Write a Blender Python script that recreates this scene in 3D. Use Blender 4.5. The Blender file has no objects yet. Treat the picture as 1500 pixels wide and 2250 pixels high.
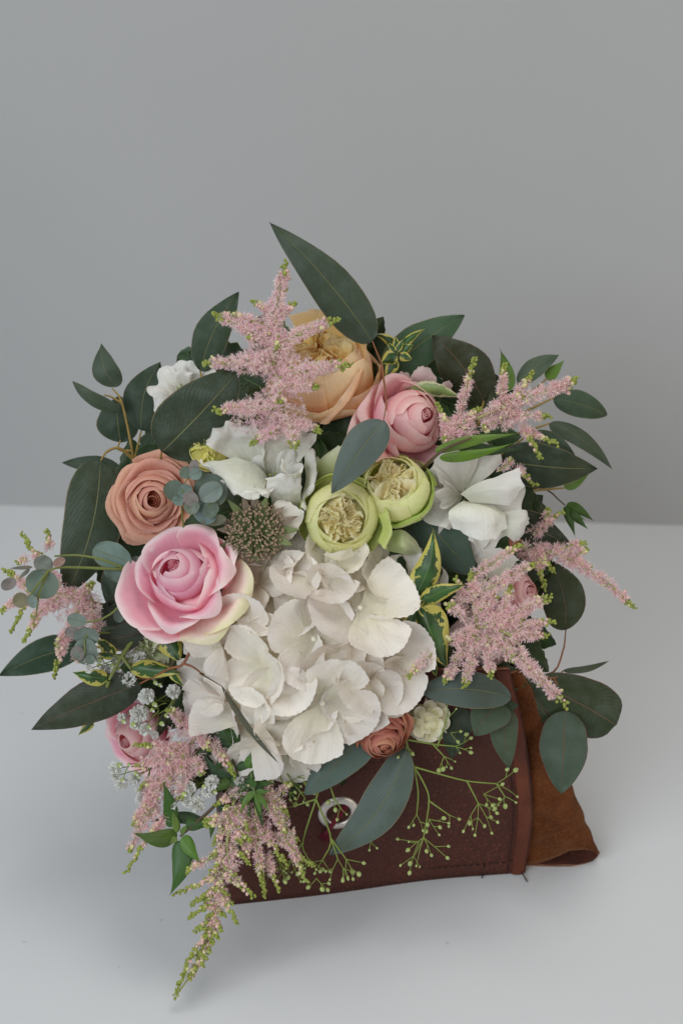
import bpy, math, random
import numpy as np
from mathutils import Vector, noise as mnoise

# ------------------------------------------------------------------ camera, world, lamps, exposure
SC = bpy.context.scene
COL = SC.collection
PITCH = math.radians(28.0)
CAMH = 0.5
FPX = 3125.0                       # focal length in pixels of the 1500x2250 photograph (50 mm on 36 mm)
D0 = 0.72                          # distance of the bouquet's middle
UN = D0 / FPX
cam_data = bpy.data.cameras.new('camera')
cam = bpy.data.objects.new('camera', cam_data); COL.objects.link(cam)
cam.location = (0, 0, CAMH)
cam.rotation_euler = (math.pi / 2 - PITCH, 0, 0)
cam_data.sensor_fit = 'VERTICAL'; cam_data.sensor_height = 36; cam_data.lens = 50
cam_data.clip_start = 0.01; cam_data.clip_end = 50
cam_data.dof.use_dof = True; cam_data.dof.focus_distance = 0.645; cam_data.dof.aperture_fstop = 9
SC.camera = cam

world = bpy.data.worlds.new('World'); SC.world = world; world.use_nodes = True
wb = world.node_tree.nodes['Background']
wb.inputs[0].default_value = (1.0, 0.95, 0.88, 1); wb.inputs[1].default_value = 0.078

def area(name, loc, target, sx, sy, power, color, spread=180):
    l = bpy.data.lights.new(name, 'AREA'); l.shape = 'RECTANGLE'; l.size = sx; l.size_y = sy
    l.energy = power; l.color = color; l.spread = math.radians(spread)
    o = bpy.data.objects.new(name, l); COL.objects.link(o)
    o.location = loc
    o.rotation_euler = (Vector(target) - Vector(loc)).to_track_quat('-Z', 'Y').to_euler()
    return o
area('window_light', (-0.72, -0.48, 0.82), (0.04, 0.52, 0.02), 1.3, 0.8, 7.4, (0.855, 0.93, 1.0), 120)
area('bounce_fill_light', (0.95, -0.05, 0.40), (0.10, 0.85, 0.05), 0.8, 0.6, 2.1, (1.0, 0.935, 0.85), 140)  # added fill lamp: warm bounce that lifts the shaded wall at right
area('ceiling_light', (0.10, 0.62, 1.20), (0.02, 0.52, 0.0), 0.6, 0.5, 2.4, (1.0, 0.98, 0.95), 130)

SC.view_settings.view_transform = 'Standard'; SC.view_settings.look = 'None'
SC.view_settings.exposure = 0.0; SC.view_settings.gamma = 1.0
SC.view_settings.use_curve_mapping = False
SC.cycles.max_bounces = 14; SC.cycles.diffuse_bounces = 12; SC.cycles.transmission_bounces = 12; SC.cycles.glossy_bounces = 4
SC.cycles.use_denoising = True

# ------------------------------------------------------------------ helpers
CO = np.array((0, 0, CAMH))
FW = np.array((0, math.cos(PITCH), -math.sin(PITCH)))
UP = np.array((0, math.sin(PITCH), math.cos(PITCH)))
RT = np.array((1.0, 0, 0))
RNG = np.random.RandomState(7)

def pw(x, y=None, z=None):
    """photo pixel and height towards the viewer (in pixel sized steps) -> world point"""
    if y is None:
        a = np.asarray(x, float)
        x, y, z = a[..., 0], a[..., 1], a[..., 2]
    x = np.asarray(x, float); y = np.asarray(y, float); z = np.asarray(z, float)
    d = D0 - z * UN
    return CO + d[..., None] * (FW + ((x - 750) / FPX)[..., None] * RT + ((1125 - y) / FPX)[..., None] * UP)

def sc(z):
    return (D0 - z * UN) / FPX

def dome(x, y):
    r2 = ((x - 720) / 620.0) ** 2 + ((y - 1230) / 620.0) ** 2
    return 460 * math.sqrt(1 - r2) if r2 < 1 else -200 * (math.sqrt(r2) - 1)

def ztable(y, h=0.0):
    v = (1125 - y) / FPX
    d = (CAMH - h) / (math.sin(PITCH) - v * math.cos(PITCH))
    return (D0 - d) / UN

def zplane(y, wy):
    v = (1125 - y) / FPX
    return (D0 - wy / (math.cos(PITCH) + v * math.sin(PITCH))) / UN

def unit(a):
    a = np.asarray(a, float)
    return a / max(1e-12, np.linalg.norm(a))

def axis_frame(a, roll=0.0):
    """columns: local x, y, z in world space for an axis given in camera terms (right, up, towards viewer)"""
    w = unit(a[0] * RT + a[1] * UP - a[2] * FW)
    ref = UP if abs(np.dot(w, UP)) < 0.95 else FW
    x = unit(np.cross(ref, w)); y = np.cross(w, x)
    c, s = math.cos(roll), math.sin(roll)
    return np.stack([x * c + y * s, -x * s + y * c, w], 1)

class MB:
    def __init__(s):
        s.v, s.f, s.uv, s.m, s.n = [], [], [], [], 0
    def add(s, v, f, uv=None, m=0):
        v = np.asarray(v, float).reshape(-1, 3)
        s.v.append(v)
        f = np.asarray(f, int)
        s.f.append(f + s.n)
        s.m.append(np.full(len(f), m, int) if np.isscalar(m) else np.asarray(m, int))
        s.uv.append(np.zeros((len(v), 2)) if uv is None else np.asarray(uv, float).reshape(-1, 2))
        s.n += len(v)
        return s
    def grid(s, P, uv=None, m=0, closed=False):
        """P: (rows, cols, 3)"""
        r, c = P.shape[:2]
        i = np.arange(r * c).reshape(r, c)
        if closed:
            i2 = np.concatenate([i, i[:, :1]], 1)
        else:
            i2 = i
        f = np.stack([i2[:-1, :-1], i2[:-1, 1:], i2[1:, 1:], i2[1:, :-1]], -1).reshape(-1, 4)
        if uv is None:
            uu, vv = np.meshgrid(np.linspace(0, 1, c), np.linspace(0, 1, r))
            uv = np.stack([uu, vv], -1)
        return s.add(P.reshape(-1, 3), f, uv.reshape(-1, 2), m)
    def tube(s, pts, r0, r1=None, n=6, m=0, world=False, steps=None):
        W = np.asarray(pts, float) if world else pw(pts)
        if len(W) > 2 or steps:
            W = spline(W, steps or max(6, 4 * (len(W) - 1)))
        r1 = r0 if r1 is None else r1
        k = len(W)
        R = np.linspace(r0, r1, k)
        T = np.gradient(W, axis=0)
        T /= np.linalg.norm(T, axis=1)[:, None] + 1e-12
        ref = np.array((0.31, 0.77, 0.55)); ref = unit(ref)
        A = np.cross(T, ref); A /= np.linalg.norm(A, axis=1)[:, None] + 1e-12
        B = np.cross(T, A)
        an = np.arange(n) * 2 * math.pi / n
        P = W[:, None] + R[:, None, None] * (A[:, None] * np.cos(an)[None, :, None] + B[:, None] * np.sin(an)[None, :, None])
        return s.grid(P, m=m, closed=True)
    def build(s, name, mats, parent=None, loc=None, color=None, kind=None, smooth=True):
        base = np.array(parent_loc(parent)) if parent is not None else (np.array(loc) if loc is not None else np.zeros(3))
        V = np.concatenate(s.v) - base
        me = bpy.data.meshes.new(name)
        faces = []
        for f in s.f: faces.extend(f.tolist())
        me.from_pydata(V.tolist(), [], faces)
        mats = mats if isinstance(mats, (list, tuple)) else [mats]
        for m in mats: me.materials.append(m)
        mi = np.concatenate(s.m)
        me.polygons.foreach_set('material_index', mi)
        if smooth: me.polygons.foreach_set('use_smooth', np.ones(len(mi), bool))
        uv = np.concatenate(s.uv)
        li = np.empty(len(me.loops), int); me.loops.foreach_get('vertex_index', li)
        l = me.uv_layers.new(name='UVMap'); l.data.foreach_set('uv', uv[li].reshape(-1))
        me.update()
        o = bpy.data.objects.new(name, me); COL.objects.link(o)
        if parent is not None: o.parent = parent
        else: o.location = base
        if color is not None: o.color = (*color, 1)
        if kind: o['kind'] = kind
        return o

def parent_loc(p):
    l = np.zeros(3)
    while p is not None:
        l = l + np.array(p.location); p = p.parent
    return l

def thing(name, label, cat, loc, group=None):
    o = bpy.data.objects.new(name, None); COL.objects.link(o)
    o.empty_display_size = 0.01
    o.location = pw(*loc) if len(loc) == 3 else loc
    o['label'] = label; o['category'] = cat
    if group: o['group'] = group
    return o

def spline(W, n):
    W = np.asarray(W, float); k = len(W)
    t = np.linspace(0, k - 1, n)
    i = np.clip(t.astype(int), 0, k - 2); f = (t - i)[:, None]
    E = np.concatenate([[2 * W[0] - W[1]], W, [2 * W[-1] - W[-2]]])
    p0, p1, p2, p3 = E[i], E[i + 1], E[i + 2], E[i + 3]
    return 0.5 * ((2 * p1) + (-p0 + p2) * f + (2 * p0 - 5 * p1 + 4 * p2 - p3) * f ** 2 + (-p0 + 3 * p1 - 3 * p2 + p3) * f ** 3)

def patch_grid(ctrl, nr=14, nc=14):
    """ctrl: rows of (x, y, z) photo points -> smooth world grid"""
    W = [pw(np.array(r, float)) for r in ctrl]
    rows = np.stack([spline(r, nc) for r in W], 0)
    return np.stack([spline(rows[:, j], nr) for j in range(nc)], 1)

def ruffle(G, amp, freq, seed, rim=True):
    """push a grid along its own normals with smooth noise, more towards its far edge"""
    r, c = G.shape[:2]
    du = np.gradient(G, axis=1); dv = np.gradient(G, axis=0)
    N = np.cross(du, dv); N /= np.linalg.norm(N, axis=2)[..., None] + 1e-12
    out = G.copy()
    for i in range(r):
        w = (i / (r - 1)) ** 1.5 if rim else 1.0
        for j in range(c):
            q = Vector(G[i, j] * freq) + Vector((seed * 3.1, seed * 1.7, seed))
            out[i, j] += N[i, j] * amp * 2.6 * w * (mnoise.noise(q * 1.8) + 0.45 * mnoise.noise(q * 4.1))
    return out

BIND = (800, 1500, -150)           # the place inside the wrap where every stem is tied

# ------------------------------------------------------------------ materials
def mat(name):
    m = bpy.data.materials.new(name); m.use_nodes = True
    nt = m.node_tree; b = nt.nodes['Principled BSDF']
    return m, nt, b
def nd(nt, t, **k):
    n = nt.nodes.new(t)
    for a, v in k.items(): setattr(n, a, v)
    return n
def math_n(nt, op, a, b=None, clamp=False):
    n = nd(nt, 'ShaderNodeMath', operation=op, use_clamp=clamp)
    for i, q in enumerate((a, b)):
        if q is None: continue
        if isinstance(q, (int, float)): n.inputs[i].default_value = q
        else: nt.links.new(q, n.inputs[i])
    return n.outputs[0]
def mix_n(nt, fac, a, b, blend='MIX'):
    n = nd(nt, 'ShaderNodeMix', data_type='RGBA', blend_type=blend)
    for s, q in ((0, fac), (6, a), (7, b)):
        if isinstance(q, (int, float)): n.inputs[s].default_value = q
        elif isinstance(q, (tuple, list)): n.inputs[s].default_value = (*q[:3], 1)
        else: nt.links.new(q, n.inputs[s])
    return n.outputs[2]
def noise_n(nt, scale, detail=2.0, vec=None, rough=0.5):
    n = nd(nt, 'ShaderNodeTexNoise'); n.inputs['Scale'].default_value = scale
    n.inputs['Detail'].default_value = detail; n.inputs['Roughness'].default_value = rough
    if vec is not None: nt.links.new(vec, n.inputs['Vector'])
    return n.outputs['Fac']
def ss(nt, x, lo, hi):
    n = nd(nt, 'ShaderNodeMapRange', interpolation_type='SMOOTHSTEP')
    nt.links.new(x, n.inputs[0]); n.inputs[1].default_value = lo; n.inputs[2].default_value = hi
    return n.outputs[0]
def coords(nt):
    n = nd(nt, 'ShaderNodeTexCoord')
    return n.outputs['Object'], n.outputs['UV']
def uvsplit(nt, uv):
    n = nd(nt, 'ShaderNodeSeparateXYZ'); nt.links.new(uv, n.inputs[0])
    return n.outputs[0], n.outputs[1]
def bump(nt, b, h, strength, dist=0.001):
    n = nd(nt, 'ShaderNodeBump'); n.inputs['Strength'].default_value = strength; n.inputs['Distance'].default_value = dist
    nt.links.new(h, n.inputs['Height']); nt.links.new(n.outputs[0], b.inputs['Normal'])
    return n.outputs[0]
def translucent(nt, b, col, fac):
    out = nt.nodes['Material Output']
    t = nd(nt, 'ShaderNodeBsdfTranslucent'); nt.links.new(col, t.inputs[0])
    mx = nd(nt, 'ShaderNodeMixShader'); mx.inputs[0].default_value = fac
    nt.links.new(b.outputs[0], mx.inputs[1]); nt.links.new(t.outputs[0], mx.inputs[2])
    nt.links.new(mx.outputs[0], out.inputs[0])
def plain(name, c, rough=0.6, var=0.25, scale=400, trans=0.0, spec=0.3):
    m, nt, b = mat(name); ob, uv = coords(nt)
    n = noise_n(nt, scale, 2, ob)
    col = mix_n(nt, n, tuple(x * (1 - var) for x in c), tuple(min(1, x * (1 + var)) for x in c))
    nt.links.new(col, b.inputs['Base Color'])
    b.inputs['Roughness'].default_value = rough; b.inputs['Specular IOR Level'].default_value = spec
    if trans: translucent(nt, b, col, trans)
    return m

def petal_mat(name, deep, main, edge, edge_at=0.93, trans=0.3, veins=0.35, tint=None, blot=None):
    """petal pigment from claw to rim, with fine long veins"""
    m, nt, b = mat(name); ob, uv = coords(nt); u, v = uvsplit(nt, uv)
    wob = math_n(nt, 'ADD', v, math_n(nt, 'MULTIPLY', math_n(nt, 'SUBTRACT', noise_n(nt, 90, 3, ob), 0.5), 0.25))
    c = mix_n(nt, ss(nt, wob, 0.15, 0.75), deep, main)
    c = mix_n(nt, ss(nt, wob, edge_at - 0.22, edge_at + 0.05), c, edge)
    mp = nd(nt, 'ShaderNodeMapping'); mp.inputs['Scale'].default_value = (38, 2.2, 1); nt.links.new(uv, mp.inputs[0])
    vn = noise_n(nt, 1.0, 3, mp.outputs[0], 0.6)
    c = mix_n(nt, math_n(nt, 'MULTIPLY', ss(nt, vn, 0.5, 0.75), veins * 0.35), c, deep)
    oi = nd(nt, 'ShaderNodeObjectInfo')
    hs = nd(nt, 'ShaderNodeHueSaturation'); nt.links.new(c, hs.inputs['Color'])
    nt.links.new(math_n(nt, 'ADD', math_n(nt, 'MULTIPLY', oi.outputs['Random'], 0.14), 0.93), hs.inputs['Value'])
    nt.links.new(math_n(nt, 'ADD', math_n(nt, 'MULTIPLY', oi.outputs['Random'], 0.024), 0.488), hs.inputs['Hue'])
    c = hs.outputs[0]
    rimn = math_n(nt, 'MULTIPLY', ss(nt, v, 0.93, 0.995), ss(nt, noise_n(nt, 150, 4, ob, 0.7), 0.56, 0.70))
    c = mix_n(nt, math_n(nt, 'MULTIPLY', rimn, 0.45), c, (0.55, 0.40, 0.24))
    crn = noise_n(nt, 55, 5, ob, 0.65)
    c = mix_n(nt, math_n(nt, 'MULTIPLY', ss(nt, crn, 0.52, 0.72), 0.16), c, deep)
    if blot:
        sp = noise_n(nt, 260, 2, ob)
        c = mix_n(nt, math_n(nt, 'MULTIPLY', ss(nt, sp, 0.70, 0.76), 0.7), c, blot)
    nt.links.new(c, b.inputs['Base Color'])
    b.inputs['Roughness'].default_value = 0.55; b.inputs['Specular IOR Level'].default_value = 0.22
    hgt = math_n(nt, 'ADD', vn, math_n(nt, 'MULTIPLY', noise_n(nt, 420, 3, ob), 0.6))
    hgt = math_n(nt, 'ADD', hgt, math_n(nt, 'MULTIPLY', crn, 1.2))
    bump(nt, b, hgt, veins * 1.35, 0.0008)
    translucent(nt, b, c, trans)
    return m

def leaf_mat(name, rim=(0.24, 0.19, 0.10), rib=(0.20, 0.20, 0.09), spec=0.25, rough=0.5, serr=False):
    """pigment from the object's colour, with midrib, side veins, rim, waxy bloom"""
    m, nt, b = mat(name); ob, uv = coords(nt); u, v = uvsplit(nt, uv)
    oi = nd(nt, 'ShaderNodeObjectInfo'); c = oi.outputs['Color']
    au = math_n(nt, 'ABSOLUTE', math_n(nt, 'SUBTRACT', u, 0.5))
    n1 = noise_n(nt, 130, 6, ob, 0.72)
    c = mix_n(nt, math_n(nt, 'MULTIPLY', ss(nt, n1, 0.38, 0.72), 0.30), c, (0.13, 0.165, 0.14))
    n2 = noise_n(nt, 35, 3, ob)
    c = mix_n(nt, math_n(nt, 'MULTIPLY', ss(nt, n2, 0.48, 0.75), 0.5), c, (0.05, 0.058, 0.026))
    scar = ss(nt, noise_n(nt, 95, 5, ob, 0.75), 0.665, 0.70)
    c = mix_n(nt, math_n(nt, 'MULTIPLY', scar, 0.5), c, (0.055, 0.035, 0.025))
    spk = noise_n(nt, 620, 2, ob)
    c = mix_n(nt, math_n(nt, 'MULTIPLY', ss(nt, spk, 0.68, 0.74), 0.35), c, (0.05, 0.04, 0.03))
    ph = math_n(nt, 'SUBTRACT', math_n(nt, 'MULTIPLY', v, 15.0), math_n(nt, 'MULTIPLY', au, 14.0))
    ph = math_n(nt, 'ADD', ph, math_n(nt, 'MULTIPLY', noise_n(nt, 160, 2, ob), 1.3))
    sv = math_n(nt, 'ABSOLUTE', math_n(nt, 'SUBTRACT', math_n(nt, 'FRACT', ph), 0.5))
    side = ss(nt, sv, 0.07, 0.0)
    c = mix_n(nt, math_n(nt, 'MULTIPLY', side, 0.11), c, rib)
    mid = ss(nt, au, 0.017, 0.006)
    c = mix_n(nt, math_n(nt, 'MULTIPLY', mid, 0.8), c, rib)
    edge = ss(nt, au, 0.478, 0.492)
    c = mix_n(nt, math_n(nt, 'MULTIPLY', edge, 0.75), c, rim)
    geo = nd(nt, 'ShaderNodeNewGeometry')
    nt.links.new(c, b.inputs['Base Color'])
    rg = math_n(nt, 'ADD', math_n(nt, 'MULTIPLY', n1, 0.2), rough - 0.1)
    nt.links.new(rg, b.inputs['Roughness']); b.inputs['Specular IOR Level'].default_value = spec
    h = math_n(nt, 'ADD', math_n(nt, 'MULTIPLY', side, -0.4), math_n(nt, 'MULTIPLY', mid, -1.0))
    h = math_n(nt, 'ADD', h, math_n(nt, 'MULTIPLY', noise_n(nt, 300, 3, ob), 0.5))
    bump(nt, b, h, 0.55, 0.0008)
    translucent(nt, b, c, 0.12)
    return m

def variegated_mat(name, green=(0.022, 0.060, 0.012), pale=(0.52, 0.46, 0.10)):
    m, nt, b = mat(name); ob, uv = coords(nt); u, v = uvsplit(nt, uv)
    au = math_n(nt, 'ABSOLUTE', math_n(nt, 'SUBTRACT', u, 0.5))
    n1 = noise_n(nt, 190, 3, ob, 0.65)
    k = math_n(nt, 'ADD', au, math_n(nt, 'MULTIPLY', math_n(nt, 'SUBTRACT', n1, 0.5), 0.95))
    g = mix_n(nt, ss(nt, noise_n(nt, 110, 2, ob), 0.4, 0.65), green, tuple(x * 2.0 for x in green))
    c = mix_n(nt, ss(nt, k, 0.30, 0.33), g, pale)
    mid = ss(nt, au, 0.02, 0.006)
    c = mix_n(nt, math_n(nt, 'MULTIPLY', mid, 0.5), c, (0.2, 0.25, 0.08))
    nt.links.new(c, b.inputs['Base Color']); b.inputs['Roughness'].default_value = 0.42
    ph = math_n(nt, 'SUBTRACT', math_n(nt, 'MULTIPLY', v, 9.0), math_n(nt, 'MULTIPLY', au, 7.0))
    sv = math_n(nt, 'ABSOLUTE', math_n(nt, 'SUBTRACT', math_n(nt, 'FRACT', ph), 0.5))
    bump(nt, b, ss(nt, sv, 0.2, 0.0), -0.35, 0.0008)
    translucent(nt, b, c, 0.15)
    return m

M = {}
M['hyd'] = petal_mat('white_sepal', (0.80, 0.74, 0.58), (0.87, 0.805, 0.725), (0.885, 0.83, 0.765), trans=0.22, veins=0.5, blot=(0.62, 0.5, 0.36))
M['lis'] = petal_mat('white_petal', (0.80, 0.81, 0.66), (0.88, 0.86, 0.79), (0.90, 0.88, 0.83), trans=0.3, veins=0.55)
M['lisr'] = petal_mat('pure_white_petal', (0.84, 0.84, 0.70), (0.90, 0.87, 0.81), (0.91, 0.89, 0.84), trans=0.3, veins=0.55)
M['pink'] = petal_mat('pink_petal', (0.88, 0.22, 0.36), (0.91, 0.38, 0.50), (0.93, 0.64, 0.68), trans=0.3)
M['pinkout'] = petal_mat('blush_petal', (0.88, 0.28, 0.40), (0.91, 0.46, 0.54), (0.93, 0.77, 0.75), 0.98, trans=0.25)
M['creamout'] = petal_mat('cream_petal', (0.90, 0.58, 0.56), (0.92, 0.76, 0.66), (0.84, 0.80, 0.50), 0.98, trans=0.25)
M['pink2'] = petal_mat('soft_pink_petal', (0.84, 0.28, 0.33), (0.88, 0.46, 0.47), (0.89, 0.60, 0.57), trans=0.3)
M['copper'] = petal_mat('copper_petal', (0.68, 0.24, 0.14), (0.72, 0.33, 0.22), (0.77, 0.42, 0.31), trans=0.25)
M['coral'] = petal_mat('brick_petal', (0.46, 0.12, 0.07), (0.54, 0.18, 0.115), (0.60, 0.25, 0.17), trans=0.2)
M['peach'] = petal_mat('peach_petal', (0.93, 0.62, 0.26), (0.95, 0.64, 0.37), (0.96, 0.76, 0.51), trans=0.3)
M['apricot'] = petal_mat('apricot_petal', (0.94, 0.66, 0.22), (0.95, 0.76, 0.36), (0.95, 0.80, 0.46), trans=0.3)
M['grn'] = petal_mat('green_white_petal', (0.68, 0.74, 0.20), (0.83, 0.84, 0.36), (0.88, 0.87, 0.47), trans=0.25)
M['grnout'] = petal_mat('lime_petal', (0.56, 0.64, 0.20), (0.70, 0.74, 0.32), (0.50, 0.64, 0.14), trans=0.25)
M['grnin'] = petal_mat('cream_inner_petal', (0.90, 0.76, 0.40), (0.93, 0.85, 0.52), (0.94, 0.89, 0.62), trans=0.3)
M['cream'] = petal_mat('ivory_petal', (0.88, 0.82, 0.56), (0.91, 0.86, 0.68), (0.93, 0.89, 0.75), trans=0.3)
M['yel'] = petal_mat('yellow_petal', (0.80, 0.76, 0.20), (0.88, 0.82, 0.28), (0.90, 0.86, 0.40), trans=0.3)
M['palegrn'] = petal_mat('pale_green_petal', (0.55, 0.62, 0.30), (0.68, 0.70, 0.46), (0.74, 0.75, 0.56), trans=0.3)
M['blush'] = petal_mat('dusty_pink_petal', (0.70, 0.42, 0.42), (0.76, 0.54, 0.53), (0.80, 0.64, 0.62), trans=0.3)
M['leaf'] = leaf_mat('eucalyptus_leaf')
M['leafr'] = leaf_mat('red_edged_leaf', rim=(0.16, 0.06, 0.05), rib=(0.16, 0.10, 0.06))
M['bright'] = leaf_mat('green_leaf', rim=(0.14, 0.2, 0.04), rib=(0.12, 0.22, 0.05), rough=0.42)
M['var'] = variegated_mat('variegated_leaf')
M['varpale'] = variegated_mat('pale_variegated_leaf', (0.10, 0.14, 0.04), (0.45, 0.42, 0.24))
M['stem'] = plain('green_stem', (0.16, 0.19, 0.05), 0.5, 0.3, 120)
M['stemred'] = plain('red_stem', (0.26, 0.10, 0.045), 0.45, 0.35, 90)
M['stemor'] = plain('amber_stem', (0.33, 0.22, 0.06), 0.45, 0.35, 60)
M['stembr'] = plain('brown_stem', (0.10, 0.07, 0.035), 0.55, 0.35, 90)
M['ast1'] = plain('astilbe_pink', (0.96, 0.69, 0.73), 0.7, 0.12, 500, 0.45)
M['ast2'] = plain('astilbe_lilac', (0.96, 0.73, 0.80), 0.7, 0.10, 500, 0.45)
M['ast3'] = plain('astilbe_cream', (0.96, 0.87, 0.78), 0.7, 0.12, 500, 0.45)
M['astp'] = plain('astilbe_rose', (0.95, 0.61, 0.66), 0.7, 0.15, 500, 0.45)
M['budg'] = plain('astilbe_green_bud', (0.27, 0.31, 0.06), 0.5, 0.35, 300)
M['budp'] = plain('astilbe_pink_bud', (0.66, 0.44, 0.38), 0.5, 0.25, 300)
M['budc'] = plain('astilbe_cream_bud', (0.60, 0.56, 0.28), 0.5, 0.25, 300)
M['gypw'] = plain('gypsophila_white', (0.80, 0.80, 0.76), 0.7, 0.04, 300, 0.25)
M['gypg'] = plain('gypsophila_bud', (0.35, 0.42, 0.14), 0.4, 0.45, 600)
M['gyps'] = plain('gypsophila_stem', (0.20, 0.26, 0.055), 0.5, 0.2, 100)
M['asts'] = plain('astilbe_stem', (0.36, 0.38, 0.14), 0.6, 0.2, 100)
M['bead'] = plain('floret_bead', (0.80, 0.77, 0.62), 0.5, 0.1, 300)
M['astr'] = plain('astrantia_knob', (0.36, 0.25, 0.17), 0.7, 0.35, 350)
M['astrg'] = plain('astrantia_filament', (0.22, 0.26, 0.11), 0.6, 0.35, 250)
M['cord'] = plain('dark_red_cord', (0.13, 0.008, 0.02), 0.8, 0.4, 700)
M['thread'] = plain('dark_thread', (0.018, 0.012, 0.012), 0.8, 0.3, 500)

# ------------------------------------------------------------------ builders
def leaf_grid(base, tip, w, bend=0, arch=0, tilt=0, cup=0.15, widest=0.45, k=1.25, wave=0.03, seed=0, nv=18, nu=11, serr=0.0, twist=0, tipk=1.35):
    B = pw(*base); T = pw(*tip)
    s = sc((base[2] + tip[2]) / 2)
    ax = T - B; L = np.linalg.norm(ax); ax = ax / L
    V = unit(CO - (B + T) / 2)
    side = unit(np.cross(ax, V)); nor = np.cross(side, ax)
    v = 0.5 - 0.5 * np.cos(np.linspace(0, math.pi, nv))
    a, b = k * widest, k * (1 - widest) * tipk
    wm = a / (a + b)
    hw = (np.clip(v, 1e-6, 1) / wm) ** a * (np.clip(1 - v, 0, 1) / (1 - wm)) ** b
    hw = np.maximum(hw, 0.012) * w * 0.5 * s
    u = np.linspace(-1, 1, nu)
    G = np.zeros((nv, nu, 3))
    for i in range(nv):
        t = math.radians(tilt + twist * (v[i] - 0.5))
        sd = side * math.cos(t) + nor * math.sin(t); nm = nor * math.cos(t) - side * math.sin(t)
        h = hw[i]
        if serr and i % 2: h = h * (1 - serr)
        for j in range(nu):
            q = u[j] * h
            z = -cup * h * u[j] ** 2 + wave * w * s * mnoise.noise(Vector((v[i] * 3.2 + seed * 7.7, u[j] * 1.1 + seed, seed * 1.3)))
            wob = 1 + 0.06 * mnoise.noise(Vector((v[i] * 5, seed * 3.3 + (1 if u[j] > 0 else 5), 0.5)))
            G[i, j] = B + ax * L * v[i] + side * bend * s * math.sin(math.pi * v[i]) + nor * arch * s * math.sin(math.pi * v[i]) + sd * q * wob + nm * z
    uu, vv = np.meshgrid(u * 0.5 + 0.5, v)
    return G, np.stack([uu, vv], -1)

_LS = [0]
def leaf(parent, base, tip, w, color=None, mt='leaf', name='leaf', label=None, petiole=None, **k):
    _LS[0] += 1
    if mt in ('bright', 'var') and 'serr' not in k: k.setdefault('tipk', 1.9 if mt == 'bright' else 1.6); k.setdefault('widest', 0.40)
    k.setdefault('twist', 30 * math.sin(_LS[0] * 2.7)); k.setdefault('wave', 0.09)
    mb = MB(); G, uv = leaf_grid(base, tip, w, seed=_LS[0] * 0.37, **k)
    mb.grid(G, uv)
    cr, cg, cb = color or (0.055, 0.082, 0.068)
    o = mb.build(name, M[mt], parent, color=(cr * 1.25, cg * 1.2, cb) if (mt == 'bright' and cg > 0.15) else (cr * 0.9, cg * 0.9, cb * 0.8) if (mt == 'bright' and cg > 0.09) else (cr * 1.3, cg * 1.27, cb * 1.2) if (cr > 0.10 and mt != 'bright') else (cr * 1.05, cg, cb * 0.95) if (cr > 0.09 and mt != 'bright') else (cr * 0.80, cg * 0.85, cb * 0.58))
    if label: o['label'] = label
    return o

DG = (0.040, 0.058, 0.042); GG = (0.075, 0.105, 0.085); BG = (0.080, 0.120, 0.120); MG = (0.06, 0.10, 0.055)
BRT = (0.10, 0.19, 0.03); DK = (0.030, 0.045, 0.022); BRN = (0.045, 0.045, 0.026); SIL = (0.15, 0.205, 0.19)
HG = (0.05, 0.12, 0.02)

def stem(parent, pts, r0=4, r1=None, mt='stem', name='stem', n=6):
    mb = MB(); s = sc(pts[0][2]); s1 = sc(pts[-1][2])
    mb.tube(pts, r0 * s, (r1 if r1 is not None else r0) * s1, n=n)
    return mb.build(name, M[mt], parent)

def to_bind(p, drop=0.5):
    """a stem from a flower's back down to the tied place"""
    p = np.array(p, float); b = np.array(BIND, float)
    mid = p * 0.45 + b * 0.55; mid[2] = min(p[2], 0) * 0.4 + b[2] * 0.6 - 10
    return [tuple(p), tuple(mid), tuple(b)]

def sprig(label, leaves, stems, name='eucalyptus_sprig', cat='leaf sprig', group=None, mt='stemor', loc=None, bind=True, r=4, lm='leaf'):
    """leaves: dicts for leaf(); stems: lists of photo points, the first one starts deepest"""
    loc = loc or stems[0][0]
    t = thing(name, label, cat, loc, group)
    if bind: stem(t, to_bind(stems[0][0]), r * 0.9, r * 0.9, mt)
    for i, s in enumerate(stems):
        stem(t, s, r if i == 0 else r * 0.75, r * 0.5, mt, 'stem' if i == 0 else 'twig')
    for d in leaves:
        d = dict(d); b, tp, w = d.pop('b'), d.pop('t'), d.pop('w'); d.setdefault('mt', lm)
        leaf(t, b, tp, w, d.pop('c', None), **d)
    return t

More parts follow.
